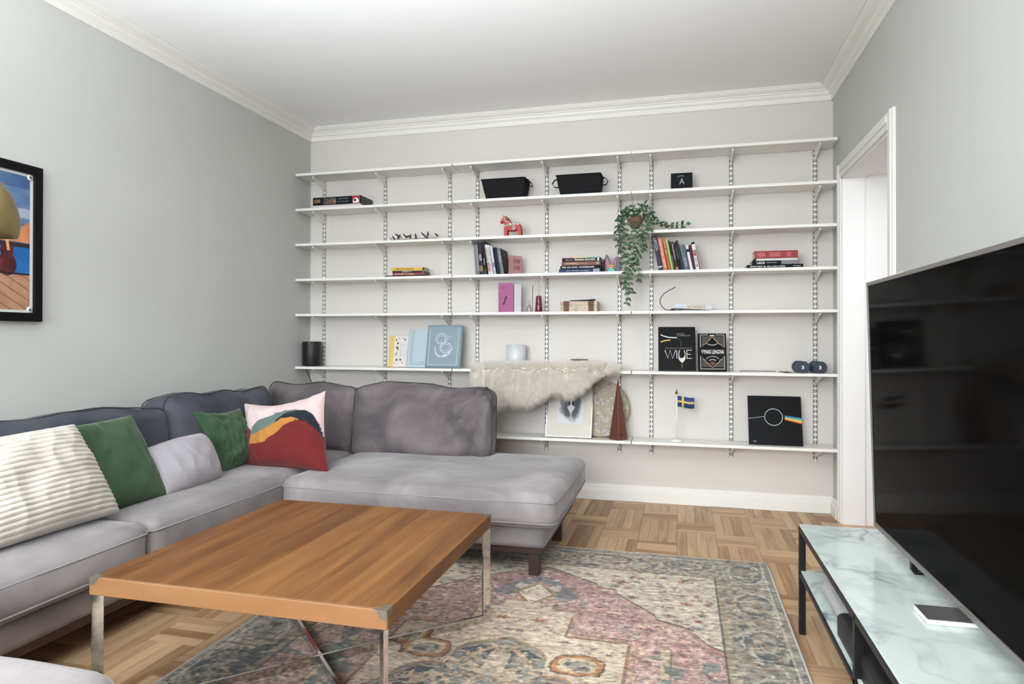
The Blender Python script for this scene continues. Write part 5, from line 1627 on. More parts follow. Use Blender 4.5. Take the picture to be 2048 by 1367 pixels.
def seat(lo, hi, nm='seat_cushion', seed=0, bulge=(.012, .012, .016)):
    m_ = MB(); m_.softbox(lo, hi, .042, .024, bulge=bulge, amp=.0035, nscale=5, seed=seed)
    o = m_.build(nm, grey_velvet, sofa)
    x0_, y0_, z0_ = lo; x1_, y1_, z1_ = hi
    for zz_ in (z1_ - .040, z0_ + .026):
        c = .030
        def bul(x, y):
            ux = (x - (x0_ + x1_) / 2) / ((x1_ - x0_) / 2); uy = (y - (y0_ + y1_) / 2) / ((y1_ - y0_) / 2)
            return Vector((x + bulge[0] * ux * (1 - uy ** 4) * .85, y + bulge[1] * uy * (1 - ux ** 4) * .85, zz_))
        pts = []
        for (cx_, cy_, a0) in ((x1_ - c, y1_ - c, 0), (x0_ + c, y1_ - c, 90), (x0_ + c, y0_ + c, 180), (x1_ - c, y0_ + c, 270)):
            for k in range(5):
                a = rad(a0 + 90 * k / 4)
                pts.append(bul(cx_ + c * math.cos(a), cy_ + c * math.sin(a)))
            nx_ = {0: (x0_ + c, y1_), 90: (x0_, y0_ + c), 180: (x1_ - c, y0_), 270: (x1_, y1_ - c)}[a0]
            last_ = Vector((cx_ + c * math.cos(rad(a0 + 90)), cy_ + c * math.sin(rad(a0 + 90)), zz_))
            for k in range(1, 16):
                q = last_.lerp(Vector((nx_[0], nx_[1], zz_)), k / 16); pts.append(bul(q.x, q.y))
        m_ = MB(); m_.ring(pts, .0035, 6); m_.build('piping', pipe_velvet, o)
    return o


seat((.14, -3.42, .243), (.815, -2.420, .402), seed=1)
seat((.14, -2.412, .243), (.815, -.70, .402), seed=2)
seat((.835, -1.628, .243), (2.195, -.665, .402), 'chaise_cushion', 3, bulge=(.012, .012, .014))
# frame below the cushions
m_ = MB(); m_.softbox((.035, -3.40, .135), (.770, -.62, .236), .014, .05, amp=.001)
m_.build('base', grey_velvet, sofa)
m_ = MB(); m_.softbox((.760, -1.560, .135), (2.135, -.625, .236), .014, .05, amp=.001)
m_.build('base', grey_velvet, sofa)
m_ = MB(); m_.softbox((.030, -3.40, .20), (.135, -.60, .62), .03, .05); m_.build('back_frame', shaded_velvet, sofa)
m_ = MB(); m_.softbox((.10, -.70, .20), (1.62, -.60, .62), .03, .05); m_.build('back_frame', shaded_velvet, sofa)
m_ = MB(); m_.box(.74, .765, -3.36, -1.55, .108, .137, .002); m_.box(.06, .765, -3.38, -3.355, .108, .137, .002); m_.build('rail', dark_wood, sofa)
m_ = MB(); m_.box(.74, 2.122, -1.548, -1.522, .108, .137, .002); m_.box(2.096, 2.122, -1.522, -.66, .108, .137, .002); m_.build('rail', dark_wood, sofa)
for (lx, ly, zz_) in ((2.060, -1.545, .0105), (2.062, -.990, 0), (.71, -3.33, 0), (.08, -3.33, 0), (.08, -.70, 0), (1.3, -1.545, .0105), (1.3, -.70, 0)):
    m_ = MB(); m_.box(lx, lx + .05, ly, ly + .05, zz_, .109, .002); m_.build('leg', dark_wood, sofa)


# loose back cushions
def back_cushion(M, w_, h_, t_, seed, warp=None, amp=.006, ns=7, mat=None):
    m_ = MB(M); m_.softbox((0, 0, 0), (w_, t_, h_), .050, .022, bulge=(.006, .024, .010), amp=amp, nscale=ns, seed=seed, warp=warp, low=.030)
    o = m_.build('back_cushion', mat or shaded_velvet, sofa)
    for yy in (.030, t_ - .030):
        pts = []
        c = .045
        def bul(x, z):
            ux = (x - w_ / 2) / (w_ / 2); uz = (z - h_ / 2) / (h_ / 2)
            p = Vector((x + .006 * ux * (1 - uz ** 4), yy, z + .010 * uz * (1 - ux ** 4)))
            d_ = .016
            p += Vector((noise.noise(Vector((x * 5, seed, z * 5))) * .002, 0, 0))
            if warp: p = warp(p, [ux, 0, uz])
            fz = z / h_
            p = p + Vector((.018 * noise.noise(Vector((z * 4, seed, 3))) * fz, .030 * noise.noise(Vector((x * 3.2, z * 3.5, seed + 2))), .033 * fz * noise.noise(Vector((x * 4.2, seed * 1.7, 8)))))
            return p
        for (cx_, cz_, a0, nx_) in ((w_ - c, h_ - c, 0, (c, h_)), (c, h_ - c, 90, (0, c)), (c, c, 180, (w_ - c, 0)), (w_ - c, c, 270, (w_, h_ - c))):
            for k in range(5):
                a = rad(a0 + 90 * k / 4); pts.append(bul(cx_ + c * math.cos(a), cz_ + c * math.sin(a)))
            la = Vector((cx_ + c * math.cos(rad(a0 + 90)), cz_ + c * math.sin(rad(a0 + 90))))
            for k in range(1, 14):
                q = la.lerp(Vector(nx_), k / 14); pts.append(bul(q.x, q.y))
        m_ = MB(M); m_.ring(pts, .0036, 6); m_.build('piping', pipe_dark, o)
    return o


def crease(amt, cx, cz, sgn):
    """soft folds fanning from the upper right corner"""
    def f(p, u):
        if True:
            a = math.atan2(cz - p.z, (cx - p.x) * sgn + 1e-6); d = math.hypot(cz - p.z, cx - p.x)
            w = math.exp(-d * 3.2)
            p = p.copy(); p.y += -amt * w * math.sin(a * 22 + 2.0 * d) * (1 if p.y < .08 else 0)
        return p
    return f


LEAN = 14
# right back cushion D (faces the room)
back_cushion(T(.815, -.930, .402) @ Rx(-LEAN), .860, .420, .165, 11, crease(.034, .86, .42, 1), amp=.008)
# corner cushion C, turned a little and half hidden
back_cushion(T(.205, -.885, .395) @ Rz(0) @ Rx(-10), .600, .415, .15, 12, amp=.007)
# left wall cushions: local x runs along the wall
back_cushion(T(.395, -1.800, .395) @ Rz(90) @ Rx(-9), .80, .400, .19, 13, amp=.010, mat=nap_shade_velvet)
back_cushion(T(.400, -2.72, .395) @ Rz(90) @ Rx(-9), .90, .385, .19, 14, amp=.010, mat=nap_shade_velvet)
back_cushion(T(.400, -3.40, .395) @ Rz(90) @ Rx(-13), .66, .400, .16, 15, amp=.008, mat=nap_shade_velvet)

# footstool at the near end
st = thing('footstool', 'light grey velvet footstool in the near left corner', 'footstool', (1.22, -3.75, 0))
m_ = MB(); m_.softbox((.86, -4.15, .235), (1.615, -3.335, .405), .05, .024, bulge=(.012, .012, .018), amp=.003, nscale=5, seed=20); so = m_.build('seat_cushion', grey_velvet, st)
pts = []
c = .045
for (cx_, cy_, a0, nx_) in ((1.615 - c, -3.335 - c, 0, (.86 + c, -3.335)), (.86 + c, -3.335 - c, 90, (.86, -4.15 + c)), (.86 + c, -4.15 + c, 180, (1.615 - c, -4.15)), (1.615 - c, -4.15 + c, 270, (1.615, -3.335 - c))):
    def b2(x, y):
        ux, uy = (x - 1.2375) / .3775, (y + 3.7425) / .4075
        return Vector((x + .0125 * ux * (1 - uy ** 4), y + .0125 * uy * (1 - ux ** 4), .358))
    for k in range(6): a = rad(a0 + 90 * k / 5); pts.append(b2(cx_ + c * math.cos(a), cy_ + c * math.sin(a)))
    la = Vector((cx_ + c * math.cos(rad(a0 + 90)), cy_ + c * math.sin(rad(a0 + 90))))
    for k in range(1, 12): q = la.lerp(Vector(nx_), k / 12); pts.append(b2(q.x, q.y))
m_ = MB(); m_.ring(pts, .004, 6); m_.build('piping', pipe_velvet, so)
m_ = MB(); m_.softbox((.90, -4.11, .135), (1.56, -3.385, .24), .018, .05); m_.build('base', grey_velvet, st)
for lx in (.93, 1.49):
    for ly in (-4.08, -3.45):
        m_ = MB(); m_.box(lx, lx + .05, ly, ly + .05, .0102 if lx > 1.2 else 0, .137, .002); m_.build('leg', dark_wood, st)


# ------------------------------------------------------------------ throw pillows
def pillow(c00, c10, c11, c01, thick, pinch, n=44, ears=.06, wr=.004, ws=9, seed=0, ribs=0, ribamp=0, back=None, sag=0.0):
    """c00 bottom left, c10 bottom right, c11 top right, c01 top left as seen from the front; returns (MB front+back, grid uv list)"""
    c00, c10, c11, c01 = map(Vector, (c00, c10, c11, c01))
    nrm = ((c10 - c00).cross(c01 - c00)).normalized()
    vs, fs, uvs = [], [], []
    for sd in (1, -1):
        for j in range(n + 1):
            for i in range(n + 1):
                u, v = i / n, j / n
                a, b_ = 2 * u - 1, 2 * v - 1
                # pull the edge middles inwards, leaving pointed corners
                ua = u + (0.5 - u) * pinch * (1 - b_ * b_) * abs(a) * 2
                vb = v + (0.5 - v) * pinch * (1 - a * a) * abs(b_) * 2
                p = c00 * (1 - ua) * (1 - vb) + c10 * ua * (1 - vb) + c11 * ua * vb + c01 * (1 - ua) * vb
                prof = max(0, (1 - abs(a) ** 2.6)) ** .55 * max(0, (1 - abs(b_) ** 2.6)) ** .55
                dsp = thick / 2 * prof
                w_ = noise.noise(Vector((u * ws, v * ws, seed))) + .6 * (1 - abs(noise.noise(Vector((u * ws * 1.7, v * ws * .8, seed + 5)))) * 2.2)
                dsp += wr * w_ * prof ** .4
                if ribs: dsp += ribamp * (abs(math.sin(PI * ribs * v + .5 * noise.noise(Vector((u * 3, v * 3, 1))))) ** .7) * (1 if sd > 0 else .7)
                if sag: p.z -= sag * math.sin(PI * u) * v
                p = p + nrm * dsp * sd
                vs.append(p); uvs.append((u, v))
    N1 = n + 1
    for j in range(n):
        for i in range(n):
            a = j * N1 + i
            fs.append((a, a + 1, a + N1 + 1, a + N1))
            b_ = a + N1 * N1
            fs.append((b_, b_ + N1, b_ + N1 + 1, b_ + 1))
    # join rims
    rim = [i for i in range(N1)] + [j * N1 + n for j in range(1, N1)] + [n * N1 + i for i in range(n - 1, -1, -1)] + [j * N1 for j in range(n - 1, 0, -1)]
    for k in range(len(rim)):
        a, b_ = rim[k], rim[(k + 1) % len(rim)]
        fs.append((b_, a, a + N1 * N1, b_ + N1 * N1))
    m_ = MB(); m_.add(vs, fs, True)
    return m_, uvs


cream = P('cream_plush', (190, 181, 171), .95, vary=.06, vscale=12, sheen=.3, bump=.5, bscale=260)
m_, _ = pillow((.665, -2.98, .425), (.665, -2.415, .425), (.500, -2.465, .760), (.500, -2.990, .745), .19, .01, n=150, wr=.010, ws=4, seed=3, ribs=20, ribamp=.0062)
tag(m_.build('throw_pillow', cream), 'cream ribbed plush throw pillow, nearest at the left edge', 'pillow', 'throw pillows on the sofa')
grn = velvet('green_velvet', (50, 72, 50), (66, 88, 62), patch=3.5, sheen=.3)
m_, _ = pillow((.575, -2.50, .412), (.590, -2.075, .405), (.420, -2.110, .752), (.420, -2.52, .745), .120, .02, n=60, wr=.009, ws=5, seed=9)
tag(m_.build('throw_pillow', grn), 'dark green velvet throw pillow beside the cream ribbed one', 'pillow', 'throw pillows on the sofa')
lil = P('lilac_grey_cloth', (156, 150, 155), .9, vary=.05, vscale=6, sheen=.25, bump=.25, bscale=500)
m_, _ = pillow((.590, -2.10, .410), (.590, -1.745, .412), (.470, -1.735, .622), (.470, -2.11, .602), .17, -.03, n=60, wr=.009, ws=3, seed=14)
tag(m_.build('throw_pillow', lil), 'small lilac-grey lumbar pillow between the two green ones', 'pillow', 'throw pillows on the sofa')
m_, _ = pillow((.520, -1.640, .402), (.515, -1.300, .402), (.375, -1.320, .70), (.370, -1.690, .722), .12, .07, n=80, wr=.013, ws=7, seed=31)
tag(m_.build('throw_pillow', grn), 'wrinkled dark green velvet throw pillow behind the lilac-grey one', 'pillow', 'throw pillows on the sofa')

# patterned pillow: wine red with pink, sage, navy and mustard hills
m_, uvs = pillow((.510, -1.450, .405), (1.000, -1.460, .402), (.855, -1.245, .800), (.375, -1.285, .722), .20, .035, n=130, wr=.013, ws=4, seed=41, sag=.035)
o = m_.build('throw_pillow', attr_mat('patterned_cloth', .85, .2, sheen=.2, bump=.2, bscale=500))
tag(o, 'wine red throw pillow with pink, sage, navy and mustard curved shapes', 'pillow', 'throw pillows on the sofa')
PC = {'red': (102, 28, 28), 'pink': (208, 184, 182), 'sage': (92, 108, 100), 'navy': (26, 32, 42), 'mustard': (174, 118, 54)}
def pcol(u, v):
    rt_ = np.interp(u, [.05, .14, .33, .47, .62, .75, .86, .97, 1], [.26, .29, .31, .43, .56, .61, .58, .46, .40])      # red hill
    mt_ = np.interp(u, [.13, .16, .35, .58, .70, .77], [.30, .42, .50, .65, .655, .62]) if .13 < u < .77 else 0   # mustard
    st_ = np.interp(u, [.15, .18, .25, .33, .50, .62, .73, .80], [.42, .53, .62, .68, .765, .785, .78, .74]) if .15 < u < .80 else 0
    nt_ = np.interp(u, [.50, .58, .66, .75, .84, .92, .98, 1], [.62, .70, .745, .76, .74, .68, .55, .42]) if u > .50 else 0
    pk_ = np.interp(u, [0, .05, .17, .20, 1], [.70, .63, .49, .40, .30])
    if v < rt_: return PC['red']
    if v < mt_: return PC['mustard']
    if v < nt_: return PC['navy']
    if v < st_: return PC['sage']
    if v > pk_: return PC['pink']
    return PC['red']
cl = np.array([pcol(u, v) if k < len(uvs) // 2 else PC['red'] for k, (u, v) in enumerate(uvs)]) / 255.0
cl = ((cl + .055) / 1.055) ** 2.4
ca = o.data.color_attributes.new('Col', 'FLOAT_COLOR', 'POINT')
ca.data.foreach_set('color', np.concatenate([cl, np.ones((len(cl), 1))], 1).ravel().astype(np.float32))

# ------------------------------------------------------------------ rug
RX0, RY0, RW, RL = 1.14, -1.10, 1.99, 3.0
res = .0042
rows_, cols_n = int(RL / .0046), int(RW / res)
gu, gv = np.meshgrid(np.linspace(0, RW, cols_n), np.linspace(RL, 0, rows_))   # row 0 at the bottom (near end)
a_ = np.abs(gu - RW / 2); b_v = gv
vv = np.minimum(gv, RL - gv)
sh = gu.shape
def sr(c): return np.array(c) / 255.0
fine = npnoise(sh, 90, 1, 1.0, 2.4, 3)
streak = npnoise(sh, 22, 2, .7, 12, 3)
big = npnoise(sh, 5, 3, 1, 1.6, 3)
med_n = npnoise(sh, 40, 4, 1, 1.5, 3)
orn = npnoise(sh, 30, 5, 1, 1.5, 2)
img = np.ones(sh + (3,)) * sr((204, 192, 178))
def blend(mask, c, k=1.0):
    m3 = np.clip(mask, 0, 1)[..., None] * k
    img[:] = img * (1 - m3) + sr(c) * m3
# mirrored noise so the ornament reads as symmetrical
def mirror(n_): return (n_ + n_[:, ::-1]) / 2
on_m = mirror(npnoise(sh, 46, 7, 1, 1.5, 2)); on2 = mirror(npnoise(sh, 34, 8, 1, 1.5, 2))
# pink stepped diamond
pa = [0, .24, .245, .33, .335, .50, .505, .64, .645, .69, .745, .80]; pb = [.317, .47, .50, .52, .56, .74, .775, .84, .87, .95, .99, 1.02]
edge_v = np.interp(a_, pa, pb)
inside = vv - edge_v
pink = inside > 0
field = (a_ < .745) & (vv > .27)
blend(field & ~pink, (208, 200, 186)); 
blend(field & pink, (200, 160, 160)); blend(field & pink & (big > .52), (206, 178, 172), .7)
blend((field & pink & (vv < .62) & (a_ < .26 + .1 * (big - .5))), (178, 128, 140), .7)
# busy fine ornament lines inside the pink ground
lines = np.abs(on_m - .5) < .012; blend(field & pink & lines, (138, 104, 94), .75)
lines2 = np.abs(on2 - .52) < .010; blend(field & pink & lines2, (226, 206, 190), .8)
blend(field & pink & (on_m > .70), (120, 124, 138), .6); blend(field & pink & (on2 > .73), (186, 96, 84), .45)
on4 = mirror(npnoise(sh, 110, 17, 1, 1.5, 1)); on5 = mirror(npnoise(sh, 80, 18, 1, 1.5, 2))
blend(field & pink & (np.abs(on4 - .5) < .045), (150, 118, 110), .6); blend(field & pink & (on5 > .68), (112, 116, 126), .55); blend(field & pink & (on5 < .30), (214, 194, 180), .7); blend(field & pink & (on4 > .82), (160, 92, 80), .6)
blend(field & (np.abs(inside) < .0065), (98, 78, 68), .9)
# scattered flower sprigs in the pale corners
rs = np.random.RandomState(33)
spr = []
for k in range(90):
    sa, sv = rs.uniform(.05, .72), rs.uniform(.30, .98)
    if sv < np.interp(sa, pa, pb) - .03: spr.append((sa, sv, rs.uniform(.010, .028), rs.randint(4)))
spr += [(.34, .42, .045, 0), (.62, .60, .030, 2), (.60, .36, .020, 2), (.50, .40, .014, 1)]
SC_ = [(150, 112, 84), (110, 112, 122), (176, 88, 66), (140, 132, 108)]
for (sa, sv, sr_, kc) in spr:
    dx, dy = (a_ - sa), (vv - sv) * 1.6
    d_ = np.hypot(dx, dy); an = np.arctan2(dy, dx)
    shp = d_ < sr_ * (.35 + .65 * np.abs(np.cos(an * (2 + kc)))) 
    blend(field & ~pink & shp, SC_[kc], .85)
    blend(field & ~pink & (d_ < sr_ * .25), (92, 100, 116), .8)
# pale upper diamond with brown outline and blue-grey leaves around it
dm = np.abs(a_) / .078 + np.abs(vv - .64) / .112
blend((dm < 2.4) & (dm > 1.2) & (on2 > .50), (112, 124, 134), .8); blend((dm < 2.6) & (dm > 1.2) & (on_m > .56), (214, 208, 204), .8)
blend((dm < 1.22), (176, 144, 104)); blend((dm < 1.02), (96, 72, 62)); blend(dm < .95, (222, 210, 198)); blend((dm < .75) & (dm > .71), (176, 168, 160), .8)
# cream cross around the centre
cross = ((a_ < .19) & (vv > .80)) | ((a_ < .42) & (vv > 1.01)) | ((a_ < .10) & (vv > .74))
blend(cross, (212, 196, 178)); 
eg = ((np.abs(a_ - .42) < .006) & (vv > 1.01)) | ((np.abs(vv - 1.01) < .006) & (a_ > .19) & (a_ < .42)) | ((np.abs(a_ - .19) < .004) & (vv > .84) & (vv < 1.01)); blend(eg, (150, 112, 84), .9)
eg = ((np.abs(a_ - .445) < .004) & (vv > 1.0)) | ((np.abs(vv - .985) < .004) & (a_ > .21) & (a_ < .445)); blend(eg, (178, 142, 104), .8)
for (sa, sv, s1) in ((.075, .90, .034), (.145, .90, .010), (.11, .95, .016), (.0, .905, .012), (.20, 1.05, .020), (.36, 1.11, .018), (.02, 1.0, .02), (.30, 1.08, .012)):
    dx, dy = a_ - sa, (vv - sv) * 1.6; d_ = np.hypot(dx, dy); an = np.arctan2(dy, dx)
    blend(cross & (d_ < s1 * (.4 + .6 * np.abs(np.cos(an * 3)))), (168, 104, 66) if s1 > .03 else (120, 116, 124), .9)
# central medallion: stepped blue-grey shape with tan outlines
ma_ = [0, .05, .10, .14, .16, .165, .24, .27, .30, .32, .45]; mb_ = [1.065, 1.09, 1.12, 1.15, 1.19, 1.30, 1.30, 1.33, 1.36, 1.42, 1.6]
mi_ = vv - np.interp(a_, ma_, mb_)
blend((mi_ > 0) & (a_ < .40), (128, 134, 136)); blend((mi_ > .03) & (on2 > .5) & (a_ < .38), (58, 72, 86), .9)
blend((mi_ > .05) & (np.abs(on_m - .5) < .045) & (a_ < .38), (206, 184, 156), .95); blend((mi_ > .06) & (on_m > .60) & (a_ < .38), (198, 170, 140), .8)
blend((np.abs(mi_) < .007) & (a_ < .40), (170, 126, 86), .95); blend((np.abs(mi_ - .03) < .004) & (a_ < .38), (196, 168, 132), .8)
ch = (np.abs(a_ - (.03 + np.abs(vv - 1.14) * .9)) < .013) & (vv > 1.12) & (vv < 1.22); blend(ch, (204, 176, 140), .95)
ch = (a_ < .035) & (vv > 1.18) & (vv < 1.34); blend(ch, (206, 190, 172), .95)
# orange cartouches
for (sa, sv, wa, wv_) in ((.265, 1.205, .095, .072),):
    e = np.maximum(np.abs(a_ - sa) / wa, np.abs(vv - sv) / wv_) * .6 + np.hypot((a_ - sa) / wa, (vv - sv) / wv_) * .5 + (on_m - .5) * .5
    blend(e < 1, (182, 122, 72)); blend(e < .72, (206, 186, 158)); blend(e < .42, (156, 156, 148)); blend((e < .42) & (on2 > .53), (92, 96, 104), .8); blend((np.abs(e - 1) < .05), (96, 76, 70), .9)
# pink bands beside the centre
side_ = (a_ > .45) & (a_ < .745) & (vv > 1.02)
blend(side_ & (np.abs(a_ - .545) < .012), (206, 196, 160), .8); blend(side_ & (np.abs(a_ - .565) < .004), (120, 90, 70), .8)
blend(side_ & (on2 > .58) & (vv > 1.08), (112, 130, 132), .8)
# guard stripes and border
def guard(m_, ph):
    blend(m_, (150, 144, 126)); blend(m_ & (np.sin(ph * 2 * PI / .045) > .3), (190, 176, 146), .8)
gA = (a_ > .745) & (a_ < .775) & (vv > .24); gB = (vv > .24) & (vv < .27) & (a_ < .775)
guard(gA, gv); guard(gB, gu)
blend(((np.abs(a_ - .745) < .003) & (vv > .27)) | ((np.abs(vv - .27) < .003) & (a_ < .745)) | ((np.abs(a_ - .775) < .003) & (vv > .24)) | ((np.abs(vv - .24) < .003) & (a_ < .775)), (84, 84, 84), .8)
bord = (a_ > .775) | (vv < .24)
bcoord = np.where((vv < .24) & (a_ < .8), .24 - vv, a_ - .775) / .22
bal = np.where((vv < .24) & (a_ < .8), gu, gv)
bl_left = np.clip((.6 - gu) * 2.2, 0, 1) * .8                       # the left side of the weave is bluer
b1 = sr((150, 146, 136)); b2 = sr((106, 116, 130))
tonec = b1[None, None] * (1 - bl_left[..., None]) + b2[None, None] * bl_left[..., None]
img[bord] = tonec[bord]
blend(bord & (big > .52), (196, 184, 172), .55)
blend(bord & (np.abs(on_m - .5) < .02), (204, 196, 186), .8); blend(bord & (on2 > .60), (74, 84, 92), .75); blend(bord & (on_m > .66), (170, 140, 100), .6)
cell = np.mod(bal, .36) - .18
el = np.hypot(cell / .12, (bcoord - .50) / .34)
el = el + (on5 - .5) * .5
blend(bord & (np.abs(el - 1) < .06), (206, 200, 192), .75); blend(bord & (el < .9) & (el > .72) & (big < .56), (76, 84, 92), .5); blend(bord & (np.abs(el - .45) < .08), (190, 180, 168), .6); blend(bord & (el < .25), (158, 132, 108), .6)
blend(bord & (on5 > .64), (84, 92, 98), .6); blend(bord & (on4 > .74), (196, 178, 160), .7); blend(bord & (on5 < .32), (186, 178, 168), .6)
cell2 = np.mod(bal + .18, .36) - .18
el2 = np.abs(cell2) / .035 + np.abs(bcoord - .5) / .30
blend(bord & (el2 + (on5 - .5) < 1), (166, 152, 138), .6); blend(bord & (el2 < .4), (116, 96, 88), .6)
blend(bord & (bcoord > .86), (150, 148, 146), .6); blend(bord & (np.abs(bcoord - .86) < .025), (206, 202, 196), .8)
# wear: streaks along the weft, speckle
img *= (1 + (streak[..., None] - .5) * .34)
img *= (1 + (fine[..., None] - .5) * .38)
img = img * .93 + .07 * sr((214, 206, 196)) * (big[..., None] * .6 + .7)
lum_ = (img * np.array([.3, .59, .11])).sum(-1, keepdims=True); img = (img * .84 + lum_ * .16) * .88 * np.array([1.04, 1.0, .95])
f2_ = npnoise(sh, 170, 51, .8, 2.6, 2); f3_ = npnoise(sh, 60, 52, .5, 3.2, 2)
img *= (1 + (f2_[..., None] - .5) * .40)
drk = (f2_ < .25) & (f3_ < .55); img[drk] = img[drk] * .66
lgt = (f2_ > .78) & (f3_ > .5); img[lgt] = img[lgt] * .6 + .4 * sr((214, 204, 192))
# thin outlines of woven ornament all over
ol_ = (np.abs(mirror(npnoise(sh, 64, 53, 1, 1.5, 1)) - .5) < .022) & (big > .44); img[ol_] = img[ol_] * .74 + .26 * sr((112, 84, 66))
img = np.clip(img, 0, 1)
M = T(RX0, RY0 - RL, .0098) @ Rx(-90)
# local x right, local z -> world +y ; local y -> world -z
rug = thing('rug', 'large faded oriental rug in pink, cream and grey-blue on the parquet', 'rug', (RX0 + RW / 2, RY0 - RL / 2, 0))
M = Matrix(((1, 0, 0, RX0), (0, 0, 1, RY0 - RL), (0, -1, 0, .0098), (0, 0, 0, 1)))
raster('woven_pile', img, M, RW, RL, attr_mat('rug_pile', .95, .1, sheen=.15, bump=.5, bscale=260, bstretch=(1, 2.5, 1)), rug)
m_ = MB(); m_.box(RX0 + .001, RX0 + RW - .001, RY0 - RL + .001, RY0 - .001, .0003, .0096); m_.build('backing', P('rug_back', (176, 168, 156), .95), rug)
for xx in (RX0, RX0 + RW):
    m_ = MB(); m_.tube([(xx, RY0 - RL * k / 30, .0065 + .0004 * math.sin(k)) for k in range(31)], .0055, 8)
    m_.build('bound_edge', P('rug_edge', (184, 180, 172), .95, bump=.5), rug)
rs_ = random.Random(5)
m_ = MB()
for k in range(420):
    xx = RX0 + RW * (k + .5) / 420
    l_ = rs_.uniform(.006, .015)
    m_.tube([(xx, RY0 - .004, .008), (xx + rs_.uniform(-.003, .003), RY0 + l_ * .6, .0065), (xx + rs_.uniform(-.005, .005), RY0 + l_, .0032)], [.0034, .003, .0018], 4)
tag(m_.build('fringe', P('rug_fringe', (216, 208, 194), .95), rug), kind='stuff')

# ------------------------------------------------------------------ coffee table
ct = thing('coffee_table', 'low square coffee table with a honey-coloured wooden top and crossed chrome legs', 'table', (1.573, -2.50, .01))
TX0, TX1, TY0, TY1, TZ = 1.118, 2.028, -2.965, -2.045, .415
cherryY = wood_mat('cherry_top', 'Y', (114, 73, 37), (84, 51, 24), (140, 94, 50), .42, island=True, scale=.55, contrast=.66, coat=.0, tone=.14)
cherryX = wood_mat('cherry_front', 'X', (148, 108, 72), (134, 92, 58), (162, 124, 88), .35, island=True, scale=.5, contrast=.5, coat=.1)
edges = [TX0, 1.20, 1.31, 1.43, 1.545, 1.66, 1.775, 1.89, TX1]
for k in range(len(edges) - 1):
    m_ = MB(); m_.box(edges[k] + (.00015 if k else 0), edges[k + 1] - (.00015 if k < 7 else 0), TY0 + .012, TY1 - .0, TZ - .048, TZ, .0006)
    m_.build('top_plank', cherryY, ct)
m_ = MB(); m_.box(TX0, TX1, TY0, TY0 + .0118, TZ - .0485, TZ + .0002, .0012); m_.build('front_edging', cherryX, ct)
chip = P('chipped_silver', (122, 114, 104), .45, metal=.6, vary=.5, vscale=180)
rnd = random.Random(3)
def chip_patch(cx_, cy_, sx_, sy_):
    """worn corner where the veneer has come off: ragged thin plates on the top and both sides"""
    m_ = MB()
    for plane in range(3):
        n = 10; ol = [(0, 0)]
        for k in range(n + 1):
            a = PI / 2 * k / n; rr = (.045 if plane == 0 else .036) * rnd.uniform(.55, 1.0)
            ol.append((rr * math.cos(a), rr * math.sin(a) * (.7 if plane else 1)))
        if plane == 0: vs = [(cx_ - sx_ * a, cy_ - sy_ * b_, TZ + .0006) for a, b_ in ol]
        elif plane == 1: vs = [(cx_ - sx_ * a, cy_ + sy_ * .0006, TZ - b_) for a, b_ in ol]
        else: vs = [(cx_ + sx_ * .0006, cy_ - sy_ * a, TZ - b_) for a, b_ in ol]
        m_.add(vs, [tuple(range(len(vs)))])
    return m_.build('worn_corner', chip, ct)
chip_patch(TX0, TY0, -1, -1); chip_patch(TX1, TY0, 1, -1); chip_patch(TX1, TY1, 1, 1)
ZB, BH = .0101, .028
cxm, cym = (TX0 + TX1) / 2, (TY0 + TY1) / 2
for (sx_, sy_) in ((-1, -1), (1, -1), (1, 1), (-1, 1)):
    cxc, cyc = (cxm + sx_ * (TX1 - TX0) / 2 - sx_ * .014, cym + sy_ * (TY1 - TY0) / 2 - sy_ * .014)
    ang = math.degrees(math.atan2(sy_, sx_))
    M = T(cxc, cyc, 0) @ Rz(ang)
    m_ = MB(M); m_.box(-.016, .014, -.006, .006, ZB, TZ - .049, .0008); m_.build('leg', chrome, ct)
Ld = math.hypot(TX1 - TX0, TY1 - TY0) - .04 - .035
for ang, zo in ((45, 0), (-45, 0)):
    M = T(cxm, cym, 0) @ Rz(ang)
    m_ = MB(M)
    if ang == 45: m_.box(-Ld / 2, Ld / 2, -.006, .006, ZB, ZB + BH, .0008)
    else: m_.box(-Ld / 2, -.0065, -.006, .006, ZB, ZB + BH, .0008); m_.box(.0065, Ld / 2, -.006, .006, ZB, ZB + BH, .0008)
    m_.build('crossbar', chrome, ct)

# ------------------------------------------------------------------ media stand
ms = thing('media_stand', 'low black metal media stand with pale marble-look glass shelves', 'media stand', (3.35, -2.63, 0))
m, nt, b = new_mat('marble_glass'); MATS['marble_glass'] = m
tc = nt.nodes.new('ShaderNodeNewGeometry')
mp = nt.nodes.new('ShaderNodeMapping'); mp.inputs['Rotation'].default_value = (0, 0, .7); nt.links.new(tc.outputs['Position'], mp.inputs['Vector'])
n1 = nt.nodes.new('ShaderNodeTexNoise'); n1.inputs['Scale'].default_value = 5.5; n1.inputs['Detail'].default_value = 9; n1.inputs['Distortion'].default_value = .6; n1.inputs['Roughness'].default_value = .55
nt.links.new(mp.outputs[0], n1.inputs['Vector'])
sub = nt.nodes.new('ShaderNodeMath'); sub.operation = 'SUBTRACT'; sub.inputs[1].default_value = .5; nt.links.new(n1.outputs['Fac'], sub.inputs[0])
ab = nt.nodes.new('ShaderNodeMath'); ab.operation = 'ABSOLUTE'; nt.links.new(sub.outputs[0], ab.inputs[0])
n2 = nt.nodes.new('ShaderNodeTexNoise'); n2.inputs['Scale'].default_value = 4.0; n2.inputs['Detail'].default_value = 3; nt.links.new(mp.outputs[0], n2.inputs['Vector'])
